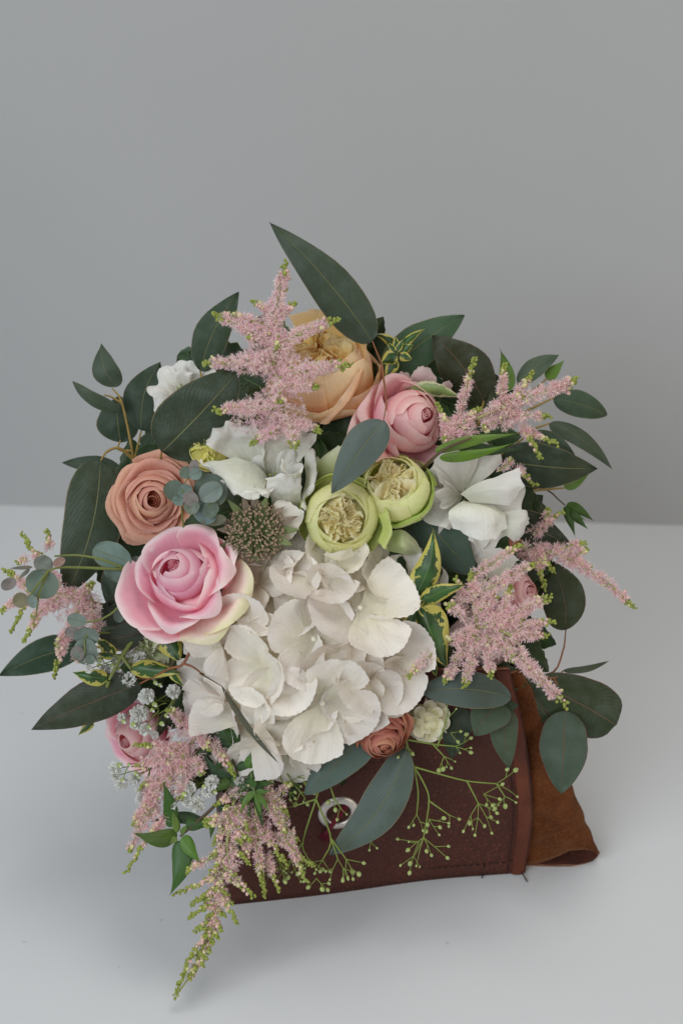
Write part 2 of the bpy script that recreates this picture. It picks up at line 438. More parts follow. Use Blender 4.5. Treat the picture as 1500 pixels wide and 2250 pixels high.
# ---- roses
def rose_petal(theta, span, B0, B1, B2, tuck=0.0, lip=0.0, drop=0.0, nu=13, nv=12, ruff=0.0, seed=0.0, notch=0.2, point=0.0, flat=0.0):
    u = np.linspace(-1, 1, nu)[None, :]; v = np.linspace(0, 1, nv)[:, None]
    t = v * (1 - notch * np.abs(u) ** 2.6 + point * np.exp(-(u * 4) ** 2))
    wv = 0.5 + 0.5 * np.sin(np.minimum(v / 0.55, 1) * math.pi / 2)
    bez = lambda i: (1 - t) ** 2 * B0[i] + 2 * t * (1 - t) * B1[i] + t * t * B2[i]
    r, z = bez(0) + 0 * u, bez(1) + 0 * u
    s = np.clip((t - 0.72) / 0.28, 0, 2)
    r = r + lip * s ** 2; z = z - drop * s ** 3
    r = r * (1 + flat * u * u * (0.2 + 0.8 * v)) + tuck * u * (0.25 + 0.75 * t)
    a = theta + u * span * wv
    if ruff:
        for i in range(nv):
            for j in range(nu):
                q = mnoise.noise(Vector((float(u[0, j]) * 1.8 + seed, float(v[i, 0]) * 1.4, seed * 2.3)))
                r[i, j] += ruff * q * float(v[i, 0]) ** 1.3; z[i, j] += ruff * 0.7 * mnoise.noise(Vector((float(u[0, j]) * 2.2 - seed, 3.1, seed))) * float(v[i, 0]) ** 2
    return np.stack([r * np.cos(a), r * np.sin(a), z], -1)

def place(G, c, A, s):
    """local pixel sized grid -> world at photo point c with frame A"""
    return pw(*c) + (G.reshape(-1, 3) @ A.T * s).reshape(G.shape)

def rose(label, c, R, axis, mats, n=16, roll=0.0, group=None, outer=5, seed=1, name='rose', cat='rose', tight=1.0, depth=1.0, mats_out=None, sepals=True, dropk=0.80, lipk=1.0, r_max=0.86, q_open=0.6, extra=(), ruffk=0.07):
    rr = random.Random(seed)
    t = thing(name, label, cat, c, group)
    A = axis_frame(axis, roll); s = sc(c[2])
    th = rr.random() * 6
    dr = 3.0 * r_max / n * R; dz = 3.0 * dropk / n * R * depth
    for i in range(n):
        q = i / (n - 1)
        th += 2.399963 + rr.uniform(-0.25, 0.25)
        out = i >= n - outer
        rt = R * (0.11 + (r_max - 0.06) * q ** tight) * rr.uniform(0.95, 1.05)
        zt = R * depth * (0.62 - dropk * q ** 1.15 + rr.uniform(-0.02, 0.02))
        if q < q_open:        # still folded over the heart: the outer faces show
            B0 = (0.5 * rt + 0.03 * R, zt - 0.95 * R); B1 = (rt + 2.6 * dr, zt - 1.3 * dz); B2 = (rt, zt)
            lip, drp, fl = 0.008 * R, 0.0, 0.10
        else:                 # opened: lies on the petals below, the inner face shows
            f = (q - q_open) / max(0.01, 1 - q_open)
            B0 = (0.06 * R, zt - 0.85 * R); B1 = (max(0.25 * rt, rt - 1.3 * dr - 0.06 * R), zt - (0.12 - 0.10 * f) * R); B2 = (rt, zt)
            lip, drp, fl = (0.015 + 0.03 * f) * R * lipk, (0.02 + 0.06 * f) * R * lipk, 0.05
        span = math.radians(116 - 62 * q ** 0.7) + rr.uniform(-0.12, 0.12)
        G = rose_petal(th, span, B0, B1, B2, tuck=dr * rr.uniform(-0.05, 0.35), lip=lip, drop=drp, nu=17, nv=16, flat=fl,
                       ruff=R * (0.010 + ruffk * q), seed=seed * 3.3 + i * 1.7, notch=rr.uniform(0.08, 0.16) + 0.08 * q, point=0.05 * q)
        G = G + np.array((rr.uniform(-1, 1), rr.uniform(-1, 1), 0)) * R * 0.045 * min(1, 0.2 + 2 * q)
        m = mats if not out or mats_out is None else mats_out
        MB().grid(place(G, c, A, s)).build('petal', M[m], t)
    # rolled heart, the cushion the petals sit on, wide outer petals
    z0 = 0.645 * R * depth; w_ = np.linspace(0, 1, 44)[None, :]; v_ = np.linspace(0, 1, 6)[:, None]
    ra = (0.012 + 0.125 * w_) * R * (1.5 - 0.5 * v_); aa = th + w_ * 5.2 * math.pi + 0 * v_
    G = np.stack([ra * np.cos(aa), ra * np.sin(aa), z0 - 0.02 * R * w_ + (v_ - 1) * 0.4 * R], -1)
    MB().grid(place(G, c, A, s)).build('heart', M[mats], t)
    an_ = np.linspace(0, 2 * math.pi, 28, endpoint=False); rb = 0.9 * (r_max + 0.05)
    G = np.stack([np.stack([R * rb * f * np.cos(an_), R * rb * f * np.sin(an_), np.full(28, R * depth * (0.42 - (dropk + 0.10) * f ** 1.15))], -1) for f in (0.02, 0.25, 0.5, 0.75, 1.0)], 0)
    MB().grid(place(G, c, A, s), closed=True).build('cushion', M[mats], t)
    for k, (tdeg, rt, zt, sp, lp, mm) in enumerate(extra):
        G = rose_petal(math.radians(tdeg) - roll, math.radians(sp), (0.10 * R, -0.62 * R), (rt * R * 0.88, (zt - 0.62) * R), (rt * R, zt * R), tuck=R * 0.03 * (1 if k % 2 else -1), lip=R * lp, drop=R * lp * 1.9,
                       ruff=R * 0.12, seed=seed + k * 3.7, notch=0.26, point=0.05, nu=21, nv=20)
        MB().grid(place(G, c, A, s)).build('outer_petal', M[mm], t)
    # calyx and stem
    cal = MB(); G = rose_petal(0, math.pi, (0.02 * R, -0.62 * R * depth), (0.26 * R, -0.62 * R * depth), (0.24 * R, -0.40 * R * depth), nu=17, nv=5, notch=0)
    cal.grid(place(G, c, A, s)).build('calyx', M['stem'], t)
    if sepals:
        for k in range(5):
            G = rose_petal(k * 1.2566 + 0.4, 0.22, (0.1 * R, -0.58 * R * depth), (0.5 * R, -0.62 * R * depth), (0.75 * R, -0.5 * R * depth), nu=7, nv=8, notch=0.6)
            MB().grid(place(G, c, A, s)).build('sepal', M['bright'], t, color=HG)
    back = np.array(c) + np.array((-axis[0], axis[1], -axis[2])) * R * 0.6 * depth
    stem(t, to_bind(back), 6, 6)
    return t, A, s

def free_petal(parent, ctrl, mt, amp=0.0, freq=40, seed=1, nr=16, nc=16, name='petal', label=None, color=None):
    G = patch_grid(ctrl, nr, nc)
    if amp: G = ruffle(G, amp * sc(200), freq, seed)
    rws, cls = G.shape[:2]; base = G.copy()
    for i in range(rws):
        for j in range(cls):
            n_ = mnoise.noise(Vector((j * 5.5 / cls + seed * 4.7, seed, 0.3))) + 0.5 * mnoise.noise(Vector((j * 13.0 / cls, seed * 2.1, 5.3)))
            m_ = mnoise.noise(Vector((i * 4.0 / rws + seed * 1.9, seed * 3.3, 1 if j > cls / 2 else 7)))
            v_ = (i / (rws - 1)) ** 3; u_ = abs(2 * j / (cls - 1) - 1) ** 3
            G[i, j] += (base[-1, j] - base[0, j]) * 0.11 * n_ * v_ + (base[i, -1] - base[i, 0]) * 0.05 * m_ * u_
    o = MB().grid(G).build(name, M[mt], parent, color=color)
    if label: o['label'] = label
    return o

def ruffled(label, c, R, axis, petals, mt='lis', group=None, seed=1, wave=0.10, t=None):
    """open flower of broad wavy petals: (angle, reach, height, half width, wave count)"""
    t = t or thing('lisianthus', label, 'lisianthus', c, group)
    A = axis_frame(axis); s = sc(c[2]); rr = random.Random(seed)
    for k, (tdeg, rt, zt, sp) in enumerate(petals):
        nu, nv = 25, 20
        u = np.linspace(-1, 1, nu)[None, :]; v = np.linspace(0, 1, nv)[:, None]
        tt = v * (1 - 0.20 * np.abs(u) ** 2.8)
        B0, B1, B2 = (0.05, -0.75), (0.30 * rt + 0.12, zt * 0.3 - 0.05), (rt, zt)
        r = (1 - tt) ** 2 * B0[0] + 2 * tt * (1 - tt) * B1[0] + tt * tt * B2[0]
        z = (1 - tt) ** 2 * B0[1] + 2 * tt * (1 - tt) * B1[1] + tt * tt * B2[1]
        s3 = np.clip((tt - 0.7) / 0.3, 0, 1); lp = rr.uniform(-0.04, 0.14)
        r = r + lp * s3 ** 2; z = z - abs(lp) * 1.2 * s3 ** 3
        kk = rr.uniform(1.0, 1.9); p1 = rr.random() * 6; p2 = rr.random() * 6
        w_ = np.clip(tt, 0, 1) ** 2.2
        z = z + wave * w_ * np.sin(kk * math.pi * u + p1) + 0.4 * wave * w_ * np.sin(2.3 * kk * math.pi * u + p2) + 0.10 * np.abs(u) ** 2 * tt * rr.uniform(-1, 1.6)
        r = r + 0.6 * wave * w_ * np.sin(kk * 1.3 * math.pi * u + p2)
        wv = 0.25 + 0.75 * np.sin(np.minimum(v / 0.75, 1) * math.pi / 2)
        a = math.radians(tdeg) + u * math.radians(sp) * wv
        G = np.stack([r * np.cos(a), r * np.sin(a), z], -1) * R
        for i in range(nv):
            for j in range(0, nu):
                G[i, j, 2] += 0.05 * R * v[i, 0] * mnoise.noise(Vector((u[0, j] * 2.5 + seed + k * 3, v[i, 0] * 2.5, seed)))
        MB().grid(place(G, c, A, s)).build('petal', M[mt], t)
    mb = MB(); base = pw(*c) + A[:, 2] * (-0.5 * R * s)
    for k in range(3):
        a = k * 2.1 + seed; tip = pw(*c) + A @ np.array((math.cos(a) * 0.09, math.sin(a) * 0.09, 0.16)) * R * s
        mb.tube([base, (base + tip) / 2, tip], 0.035 * R * s, 0.022 * R * s, world=True)
        ico_add(mb, tip, 0.035 * R * s, 1)
    mb.build('pistil', M['budg'], t)
    back = np.array(c) + np.array((-axis[0], axis[1], -axis[2])) * R * 0.55
    stem(t, to_bind(back), 5, 5)
    return t

def garden_rose(label, c, R, axis, roll=0.0, group=None, seed=1, hole=0.55, mats=('grn', 'grnout', 'grnin'), quarters=4, guard=5):
    rr = random.Random(seed)
    t = thing('garden_rose', label, 'rose', c, group)
    A = axis_frame(axis, roll); s = sc(c[2])
    th = 0.3
    for ring, (cnt, rb, rtp, zt, m) in enumerate(((5, 0.90, hole * 0.95, 0.50, 0), (5, 0.99, hole * 1.10, 0.42, 0), (guard, 1.03, hole * 1.38, 0.30, 1))):
        for k in range(cnt):
            th += 2 * math.pi / cnt + rr.uniform(-0.1, 0.1)
            if ring == 2: rb2, rt2, z2 = 1.04, rr.uniform(0.84, 0.96), rr.uniform(-0.25, 0.12)
            else: rb2, rt2, z2 = rb, rtp, zt
            G = rose_petal(th, math.radians(58), (0.1 * R, -0.75 * R), (R * rb2 * 1.32, -0.5 * R), (R * rt2, R * z2), tuck=R * 0.03, lip=R * (0.012 if ring < 2 else 0.09), drop=R * 0.03,
                           ruff=R * (0.05 if ring < 2 else 0.13), seed=seed + ring * 9 + k * 2.1, notch=0.08 if ring < 2 else 0.25, nu=15, nv=14)
            MB().grid(place(G, c, A, s)).build('petal' if ring < 2 else 'guard_petal', M[mats[m]], t)
        th += 0.6
    # crumpled heart: fans of small petals gathered in quarters
    H = hole * R; an_ = np.linspace(0, 2 * math.pi, 24, endpoint=False)
    for qd in range(quarters):
        pa = qd * 2 * math.pi / quarters + 0.4 + rr.uniform(-0.35, 0.35)
        for k in range(8):
            f = (k + 0.5) / 8 - 0.5
            da = f * 2 * math.pi / quarters * 1.05
            r0 = H * rr.uniform(0.0, 0.45); r1 = H * rr.uniform(0.70, 1.08)
            rows, cols = 7, 15
            G = np.zeros((rows, cols, 3)); sd = rr.random() * 50; top = rr.uniform(0.34, 0.46)
            for i in range(rows):
                vv = i / (rows - 1)
                for j in range(cols):
                    uu = j / (cols - 1)
                    r = r0 + (r1 - r0) * uu
                    bow = math.sin(uu * math.pi) * f * H * 0.5 + (vv - 0.5) * H * rr.uniform(0.2, 0.42) * (1 if f > 0 else -1)
                    wig = H * 0.07 * math.sin(uu * 5.5 + sd + k) * vv + H * 0.13 * mnoise.noise(Vector((uu * 2.6, vv * 1.2 + sd, k * 1.9)))
                    a = pa + da * (0.35 + 0.65 * uu)
                    x = r * math.cos(a) - (bow + wig) * math.sin(a); y = r * math.sin(a) + (bow + wig) * math.cos(a)
                    z = R * (0.12 + (top + 0.08 * math.sin(uu * math.pi)) * vv ** 0.8 + 0.04 * mnoise.noise(Vector((uu * 3, sd, 0.3))))
                    G[i, j] = (x, y, z)
            MB().grid(place(G, c, A, s)).build('inner_petal', M[mats[2]], t)
    G = np.stack([np.stack([H * 1.05 * f * np.cos(an_), H * 1.05 * f * np.sin(an_), np.full(24, R * (0.37 - 0.30 * f ** 4))], -1) for f in (0.01, 0.35, 0.7, 1.0)], 0)
    MB().grid(place(G, c, A, s), closed=True).build('heart', M[mats[2]], t)
    back = np.array(c) + np.array((-axis[0], axis[1], -axis[2])) * R * 0.7
    stem(t, to_bind(back), 6, 6)
    return t, A, s

# ---- hydrangea sepals
def sepal_grid(phi, L, W, cupz, curl, seed, nr=16, nc=21, skew=0.0, rise=0.0):
    G = np.zeros((nr, nc, 3)); e = np.array((math.cos(phi), math.sin(phi), 0)); f = np.array((-math.sin(phi), math.cos(phi), 0))
    for i in range(nr):
        v = i / (nr - 1)
        for j in range(nc):
            u = -1 + 2 * j / (nc - 1)
            sh = (0.10 + 0.9 * math.sin(min(1, v * 1.02) * math.pi * 0.56) ** 1.15)
            ln = L * v * (1 - 0.30 * abs(u) ** 2.4)
            teeth = 0
            if i == nr - 1: teeth = (1 if j % 2 else -1) * L * 0.008
            tw = (1 if i % 2 else -1) * W * 0.008 if abs(u) > 0.99 and v > 0.4 else 0
            wd = u * (W * 0.5 * sh + tw)
            n1 = mnoise.noise(Vector((u * 1.3 + seed * 5, v * 1.5, seed))); n2 = mnoise.noise(Vector((u * 3.1, v * 2.4 + seed * 3, seed * 2)))
            z = cupz * L * v * v + curl * W * (u * u) * v + L * (0.09 * n1 + 0.07 * n2) * v + rise * L * v
            p = e * (ln + teeth + 0.04 * L) + f * (wd + skew * L * v * v)
            G[i, j] = (p[0], p[1], z)
    return G

def floret(head, c, L, axis, roll, seed, mt='hyd', sizes=None, W=1.12, cup=0.1, bead_r=0.06):
    A = axis_frame(axis, 0); s = sc(c[2]); rr = random.Random(seed)
    mb = MB(); ico_add(mb, pw(*c), L * bead_r * s, 1)
    bd = mb.build('floret', M['bead'], head)
    for k in range(4):
        sz = (sizes[k] if sizes else 1.0) * rr.uniform(0.95, 1.05)
        if sz < 0.2: continue
        G = sepal_grid(roll + k * math.pi / 2 + rr.uniform(-0.12, 0.12), L * sz, L * W * sz, cup + rr.uniform(-0.14, 0.34), rr.uniform(-0.12, 0.20), seed * 1.3 + k * 2.9, rise=(0.03 if k % 2 else 0.0))
        MB().grid(place(G, c, A, s)).build('sepal', M[mt], bd)
    return bd

# ---- small balls
def _ico(sub):
    t = (1 + 5 ** 0.5) / 2
    v = [(-1, t, 0), (1, t, 0), (-1, -t, 0), (1, -t, 0), (0, -1, t), (0, 1, t), (0, -1, -t), (0, 1, -t), (t, 0, -1), (t, 0, 1), (-t, 0, -1), (-t, 0, 1)]
    f = [(0, 11, 5), (0, 5, 1), (0, 1, 7), (0, 7, 10), (0, 10, 11), (1, 5, 9), (5, 11, 4), (11, 10, 2), (10, 7, 6), (7, 1, 8), (3, 9, 4), (3, 4, 2), (3, 2, 6), (3, 6, 8), (3, 8, 9), (4, 9, 5), (2, 4, 11), (6, 2, 10), (8, 6, 7), (9, 8, 1)]
    v = [unit(p) for p in v]
    for _ in range(sub):
        c, nf = {}, []
        def mid(a, b):
            k = (min(a, b), max(a, b))
            if k not in c:
                c[k] = len(v); v.append(unit(v[a] + v[b]))
            return c[k]
        for a, b, d in f:
            x, y, z = mid(a, b), mid(b, d), mid(d, a)
            nf += [(a, x, z), (b, y, x), (d, z, y), (x, y, z)]
        f = nf
    return np.array(v), np.array(f)
ICO = [_ico(0), _ico(1), _ico(2)]
def ico_add(mb, p, r, sub=0, m=0, stretch=None):
    v, f = ICO[sub]
    v = v * r
    if stretch is not None:
        d, k = stretch; v = v + np.outer(v @ d, d) * (k - 1)
    mb.add(p + v, f, m=m)

def rand_dirs(n):
    d = RNG.normal(size=(n, 3)); return d / np.linalg.norm(d, axis=1)[:, None]

# ---- astilbe
def fuzz(mb, P, N, ln, wd, k, mats=(0, 1, 2)):
    """k narrow petals standing out of every floret"""
    n = len(P)
    P = np.repeat(P, k, 0); N = np.repeat(N, k, 0)
    d = N * 0.75 + rand_dirs(n * k) * 0.95; d /= np.linalg.norm(d, axis=1)[:, None]
    sd = np.cross(d, rand_dirs(n * k)); sd /= np.linalg.norm(sd, axis=1)[:, None] + 1e-9
    l = ln * RNG.uniform(0.45, 1.15, n * k)[:, None]; w = wd * RNG.uniform(0.8, 1.3, n * k)[:, None]
    V = np.stack([P, P + d * l * 0.7 + sd * w, P + d * l, P + d * l * 0.7 - sd * w], 1).reshape(-1, 3)
    F = np.arange(n * k * 4).reshape(-1, 4)
    mb.add(V, F, m=RNG.choice(mats, n * k))

def astilbe(label, loc, stems, branches, group='astilbe plumes in the bouquet', pal=('ast1', 'ast2', 'ast3'), bulk=(), bind=True, density=1.0, ln=14, budx=0.06):
    """branches: (start, end, width, share of buds at the tip)"""
    t = thing('astilbe_plume', label, 'astilbe', loc, group)
    if bind: stem(t, to_bind(stems[0][0]), 5, 5, 'asts')
    for i, sp in enumerate(stems):
        stem(t, sp, 4.5, 2, 'asts', 'stem' if i == 0 else 'side_stem')
    for br in branches:
        a, b, w = br[0], br[1], br[2]; bud = br[3] if len(br) > 3 else 0.28
        A = np.array(a, float); B = np.array(b, float)
        L = np.linalg.norm(B[:2] - A[:2]); mid = (A + B) / 2 + np.array((RNG.uniform(-0.05, 0.05) * L, -0.03 * L, 0.07 * L))
        W = spline(pw(np.array([A, mid, B])), 40)
        s = sc((a[2] + b[2]) / 2)
        mb = MB(); mb.tube(W[::6], 2.2 * s, 1.2 * s, n=5, world=True)
        br_o = mb.build('branch', M['asts'], t)
        T = unit(W[-1] - W[0])
        # florets
        n = int(L * (0.24 + w * 0.012) * density)
        q = RNG.uniform(0.0, 1 - bud, n) ** 0.9
        idx = np.clip((q * 39).astype(int), 0, 39)
        rad = w * 0.58 * s * (1.05 - 0.80 * q / max(0.3, (1 - bud) * 1.0))
        d = rand_dirs(n); d -= np.outer(d @ T, T) * 0.8; d /= np.linalg.norm(d, axis=1)[:, None]
        rr_ = RNG.uniform(0.15, 1.0, n) ** 0.6
        P = W[idx] + d * (rad * rr_ * 0.8)[:, None] + T * RNG.uniform(-3, 3, n)[:, None] * s
        mb = MB()
        fuzz(mb, P, d, ln * s, 0.85 * s, 12)
        # cream ovaries
        v, f = ICO[0]
        for i in range(0, n, 3):
            mb.add(P[i] + d[i] * 1.5 * s + v * 1.7 * s, f, m=3)
        mb.build('floret_cluster', [M[x] for x in pal] + [M['budc']], br_o, kind='stuff', smooth=False)
        # buds
        nb = int(L * bud * 0.42 + 9)
        mb = MB()
        for i in range(nb):
            f_ = i / (nb - 1)
            qq = 1 - bud * 1.15 * (1 - f_)
            p = W[int(np.clip(qq * 39, 0, 39))]
            d1 = rand_dirs(1)[0]; d1 = unit(d1 - T * (d1 @ T) * 0.8)
            sz = (4.4 - 1.4 * f_) * RNG.uniform(0.75, 1.2)
            rad1 = max(4.2, w * 0.24 * (1.3 - f_))
            green = f_ + RNG.uniform(-0.35, 0.35) > 0.38
            ico_add(mb, p + d1 * rad1 * s * RNG.uniform(0.5, 1.3), sz * s, 1, m=0 if green else (1 if RNG.rand() < 0.6 else 2), stretch=(unit(d1 + T * 0.8), 1.25))
        for i in range(int(n * budx)):
            k = RNG.randint(n); 
            ico_add(mb, P[k] + d[k] * 5 * s, 3.0 * s, 1, m=RNG.randint(0, 3), stretch=(d[k], 1.3))
        mb.build('bud_cluster', [M['budg'], M['budp'], M['budc']], br_o, kind='stuff')
    for (c, rx, ry, rz, n) in bulk:
        mb = MB(); s = sc(c[2])
        d = rand_dirs(n); r = RNG.uniform(0.3, 1, n)[:, None] ** 0.5
        off = d * r * np.array((rx, ry, rz))
        P = pw(np.array(c) + off * np.array((1, 1, 1)))
        dw = d[:, :1] * RT - d[:, 1:2] * UP - d[:, 2:] * FW
        fuzz(mb, P, dw, ln * s, 1.0 * s, 11)
        v, f = ICO[0]
        for i in range(0, n, 3): mb.add(P[i] + v * 1.7 * s, f, m=3)
        mb.build('floret_cluster', [M[x] for x in pal] + [M['budc']], t, kind='stuff', smooth=False)
    return t

# ---- gypsophila
def pompon(mb, p, r, n=90):
    d = rand_dirs(n); k = 1
    for i in range(n):
        dd = d[i]; sd = unit(np.cross(dd, rand_dirs(1)[0])); up = np.cross(sd, dd)
        q = p + dd * r * 0.35
        e = unit(dd + 0.5 * rand_dirs(1)[0])
        l = r * RNG.uniform(0.5, 0.72); w = r * 0.2
        V = np.array([q, q + e * l * 0.6 + sd * w, q + e * l + sd * w * 0.6 + up * w * 0.25, q + e * l * 0.93, q + e * l - sd * w * 0.6 + up * w * 0.25, q + e * l * 0.6 - sd * w])
        mb.add(V, [(0, 1, 2, 3), (0, 3, 4, 5)], m=0)

def gyp_white(label, loc, heads, twigs, buds, group="clusters of baby's breath"):
    t = thing('babys_breath', label, "baby's breath", loc, group)
    stem(t, to_bind(loc), 3, 3, 'gyps')
    mb = MB()
    for a, b in twigs:
        m_ = ((a[0] + b[0]) / 2 + RNG.uniform(-5, 5), (a[1] + b[1]) / 2 + RNG.uniform(-5, 5), (a[2] + b[2]) / 2)
        mb.tube([a, m_, b], 1.3 * sc(a[2]), 1.0 * sc(b[2]), n=5)
    for h in heads:
        mb.tube([loc, ((h[0] + loc[0]) / 2 + 6, (h[1] + loc[1]) / 2 - 5, (h[2] + loc[2]) / 2), (h[0], h[1], h[2] - 6)], 1.5 * sc(loc[2]), 1.0 * sc(h[2]), n=5)
    mb.build('twig', M['gyps'], t)
    for h in heads:
        mb = MB(); k = 2 if h[3] > 20 else 1
        pompon(mb, pw(h[0], h[1], h[2]), h[3] * 0.92 * sc(h[2]), int(60 + h[3] * 4))
        fl = mb.build('blossom', [M['gypw']], t, smooth=False)
    mb = MB()
    for b in buds:
        ico_add(mb, pw(*b), RNG.uniform(4.5, 6.5) * sc(b[2]), 1)
        ico_add(mb, pw(b[0] + 3, b[1] + 3, b[2] + 4), 3 * sc(b[2]), 1, m=1)
    if buds: mb.build('bud_cluster', [M['gypg'], M['gypw']], t, kind='stuff')
    return t

def gyp_green(label, loc, paths, ends, group='green budding sprays over the leather'):
    """paths: polylines; ends: (x, y, z, spread, n) places where fine twigs fan out"""
    t = thing('budding_spray', label, 'flower spray', loc, group)
    stem(t, to_bind(loc), 3, 3, 'gyps')
    for p in paths:
        stem(t, p, 2.3, 1.5, 'gyps', 'twig', n=5)
    for e in ends:
        x, y, z, spr, n = e[:5]; ang0 = e[5] if len(e) > 5 else 90
        mb = MB(); bm_ = MB()
        n = max(2, int(n * 0.8))
        for k in range(n):
            a = math.radians(ang0 + (k - (n - 1) / 2) * (130 / max(1, n)) + RNG.uniform(-12, 12))
            l = spr * RNG.uniform(0.65, 1.5)
            q = (x + math.cos(a) * l, y + math.sin(a) * l, z + RNG.uniform(-14, 14))
            mid = (x + math.cos(a) * l * 0.5 + RNG.uniform(-3, 3), y + math.sin(a) * l * 0.45, z)
            mb.tube([(x, y, z), mid, q], 1.2 * sc(z), 0.8 * sc(z), n=4)
            heads = [q]
            if l > 30 and RNG.rand() < 0.7:
                for s_ in ((-1, 1) if RNG.rand() < 0.4 else (1 if RNG.rand() < 0.5 else -1,)):
                    a2 = a + s_ * RNG.uniform(0.4, 0.9); l2 = l * RNG.uniform(0.3, 0.5)
                    q2 = (mid[0] + math.cos(a2) * l2, mid[1] + math.sin(a2) * l2, z + RNG.uniform(-10, 10))
                    mb.tube([mid, q2], 1.1 * sc(z), 0.8 * sc(z), n=4); heads.append(q2)
            for h in heads:
                r = RNG.uniform(2.2, 5.6)
                ico_add(bm_, pw(*h), r * sc(z), 1, stretch=(unit(math.cos(a) * RT - math.sin(a) * UP), 1.15))
                ico_add(bm_, pw(h[0] + math.cos(a) * r * 0.9, h[1] + math.sin(a) * r * 0.9, h[2] + 1), r * 0.35 * sc(z), 0, m=1)
        o = mb.build('twig', M['gyps'], t)
        bm_.build('bud_cluster', [M['gypg'], M['gypw']], o, kind='stuff')
    return t

# ------------------------------------------------------------------ setting: table and backdrop
m, nt, b = mat('white_tabletop'); ob, uv = coords(nt)
n1 = noise_n(nt, 3.0, 3, ob); n2 = noise_n(nt, 60, 4, ob)
c = mix_n(nt, ss(nt, n1, 0.3, 0.7), (0.645, 0.655, 0.66), (0.675, 0.685, 0.69))
sp = noise_n(nt, 130, 3, ob)
c = mix_n(nt, math_n(nt, 'MULTIPLY', ss(nt, sp, 0.735, 0.77), 0.35), c, (0.35, 0.34, 0.33))
mp = nd(nt, 'ShaderNodeMapping'); mp.inputs['Rotation'].default_value = (0, 0, 0.25); mp.inputs['Scale'].default_value = (55, 1.2, 1); nt.links.new(ob, mp.inputs[0])
scr = noise_n(nt, 1.0, 2, mp.outputs[0])
c = mix_n(nt, math_n(nt, 'MULTIPLY', ss(nt, scr, 0.78, 0.80), 0.12), c, (0.45, 0.44, 0.43))
nt.links.new(c, b.inputs['Base Color'])
rg = math_n(nt, 'ADD', math_n(nt, 'MULTIPLY', n2, 0.12), 0.30); nt.links.new(rg, b.inputs['Roughness'])
b.inputs['Specular IOR Level'].default_value = 0.35
bump(nt, b, n2, 0.03, 0.001)
M['table'] = m
m, nt, b = mat('grey_backdrop'); ob, uv = coords(nt)
n1 = noise_n(nt, 2.2, 3, ob); n2 = noise_n(nt, 240, 3, ob)
c = mix_n(nt, ss(nt, n1, 0.3, 0.7), (0.425, 0.424, 0.42), (0.448, 0.447, 0.443))
nt.links.new(c, b.inputs['Base Color']); b.inputs['Roughness'].default_value = 0.75
bump(nt, b, n2, 0.05, 0.001)
M['wall'] = m
# back edge of the table where the backdrop stands
WL = np.array((-0.258, 0.951)); WR = np.array((0.251, 0.9188)); wd = (WR - WL) / np.linalg.norm(WR - WL)
mb = MB(); a_ = WL - wd * 1.4; b_ = WR + wd * 1.4
mb.grid(np.array([[(a_[0], -0.5, 0), (b_[0], -0.5, 0)], [(a_[0], a_[1] + 0.05, 0), (b_[0], b_[1] + 0.05, 0)]]))
mb.build('table', M['table'], None, kind='structure', smooth=False)
mb = MB()
mb.grid(np.array([[(a_[0], a_[1], -0.1), (b_[0], b_[1], -0.1)], [(a_[0], a_[1], 1.6), (b_[0], b_[1], 1.6)]]))
mb.build('backdrop', M['wall'], None, kind='structure', smooth=False)

# ------------------------------------------------------------------ leather wrap
m, nt, b = mat('brown_leather'); ob, uv = coords(nt)
vor = nd(nt, 'ShaderNodeTexVoronoi', feature='DISTANCE_TO_EDGE'); vor.inputs['Scale'].default_value = 430
wn = nd(nt, 'ShaderNodeTexNoise'); wn.inputs['Scale'].default_value = 300
vm = nd(nt, 'ShaderNodeVectorMath', operation='MULTIPLY_ADD'); nt.links.new(wn.outputs['Color'], vm.inputs[0]); vm.inputs[1].default_value = (0.003,) * 3; nt.links.new(ob, vm.inputs[2])
nt.links.new(vm.outputs[0], vor.inputs['Vector'])
pe = ss(nt, vor.outputs['Distance'], 0.0, 0.32)
n1 = noise_n(nt, 22, 4, ob, 0.6)
c = mix_n(nt, ss(nt, n1, 0.3, 0.75), (0.092, 0.024, 0.014), (0.145, 0.039, 0.022))
c = mix_n(nt, pe, (0.066, 0.017, 0.010), c)
fl = noise_n(nt, 170, 4, ob, 0.7)
c = mix_n(nt, math_n(nt, 'MULTIPLY', ss(nt, fl, 0.66, 0.76), 0.06), c, (0.26, 0.10, 0.04))
nt.links.new(c, b.inputs['Base Color'])
nt.links.new(math_n(nt, 'ADD', math_n(nt, 'MULTIPLY', n1, 0.2), 0.42), b.inputs['Roughness']); b.inputs['Specular IOR Level'].default_value = 0.3
bump(nt, b, math_n(nt, 'ADD', pe, math_n(nt, 'MULTIPLY', fl, 0.4)), 0.6, 0.0008)
M['leather'] = m
m, nt, b = mat('burnished_leather'); ob, uv = coords(nt)
n1 = noise_n(nt, 60, 4, ob, 0.6); fl = noise_n(nt, 260, 4, ob, 0.7)
c = mix_n(nt, ss(nt, n1, 0.3, 0.75), (0.088, 0.024, 0.013), (0.150, 0.041, 0.019))
c = mix_n(nt, math_n(nt, 'MULTIPLY', ss(nt, fl, 0.62, 0.74), 0.35), c, (0.32, 0.13, 0.05))
nt.links.new(c, b.inputs['Base Color']); b.inputs['Roughness'].default_value = 0.55; b.inputs['Specular IOR Level'].default_value = 0.22
bump(nt, b, fl, 0.3, 0.0006); M['hem'] = m
m, nt, b = mat('rust_suede'); ob, uv = coords(nt)
n1 = noise_n(nt, 45, 5, ob, 0.65); n2 = noise_n(nt, 900, 3, ob, 0.7)
c = mix_n(nt, ss(nt, n1, 0.3, 0.72), (0.064, 0.017, 0.0055), (0.125, 0.038, 0.0115))
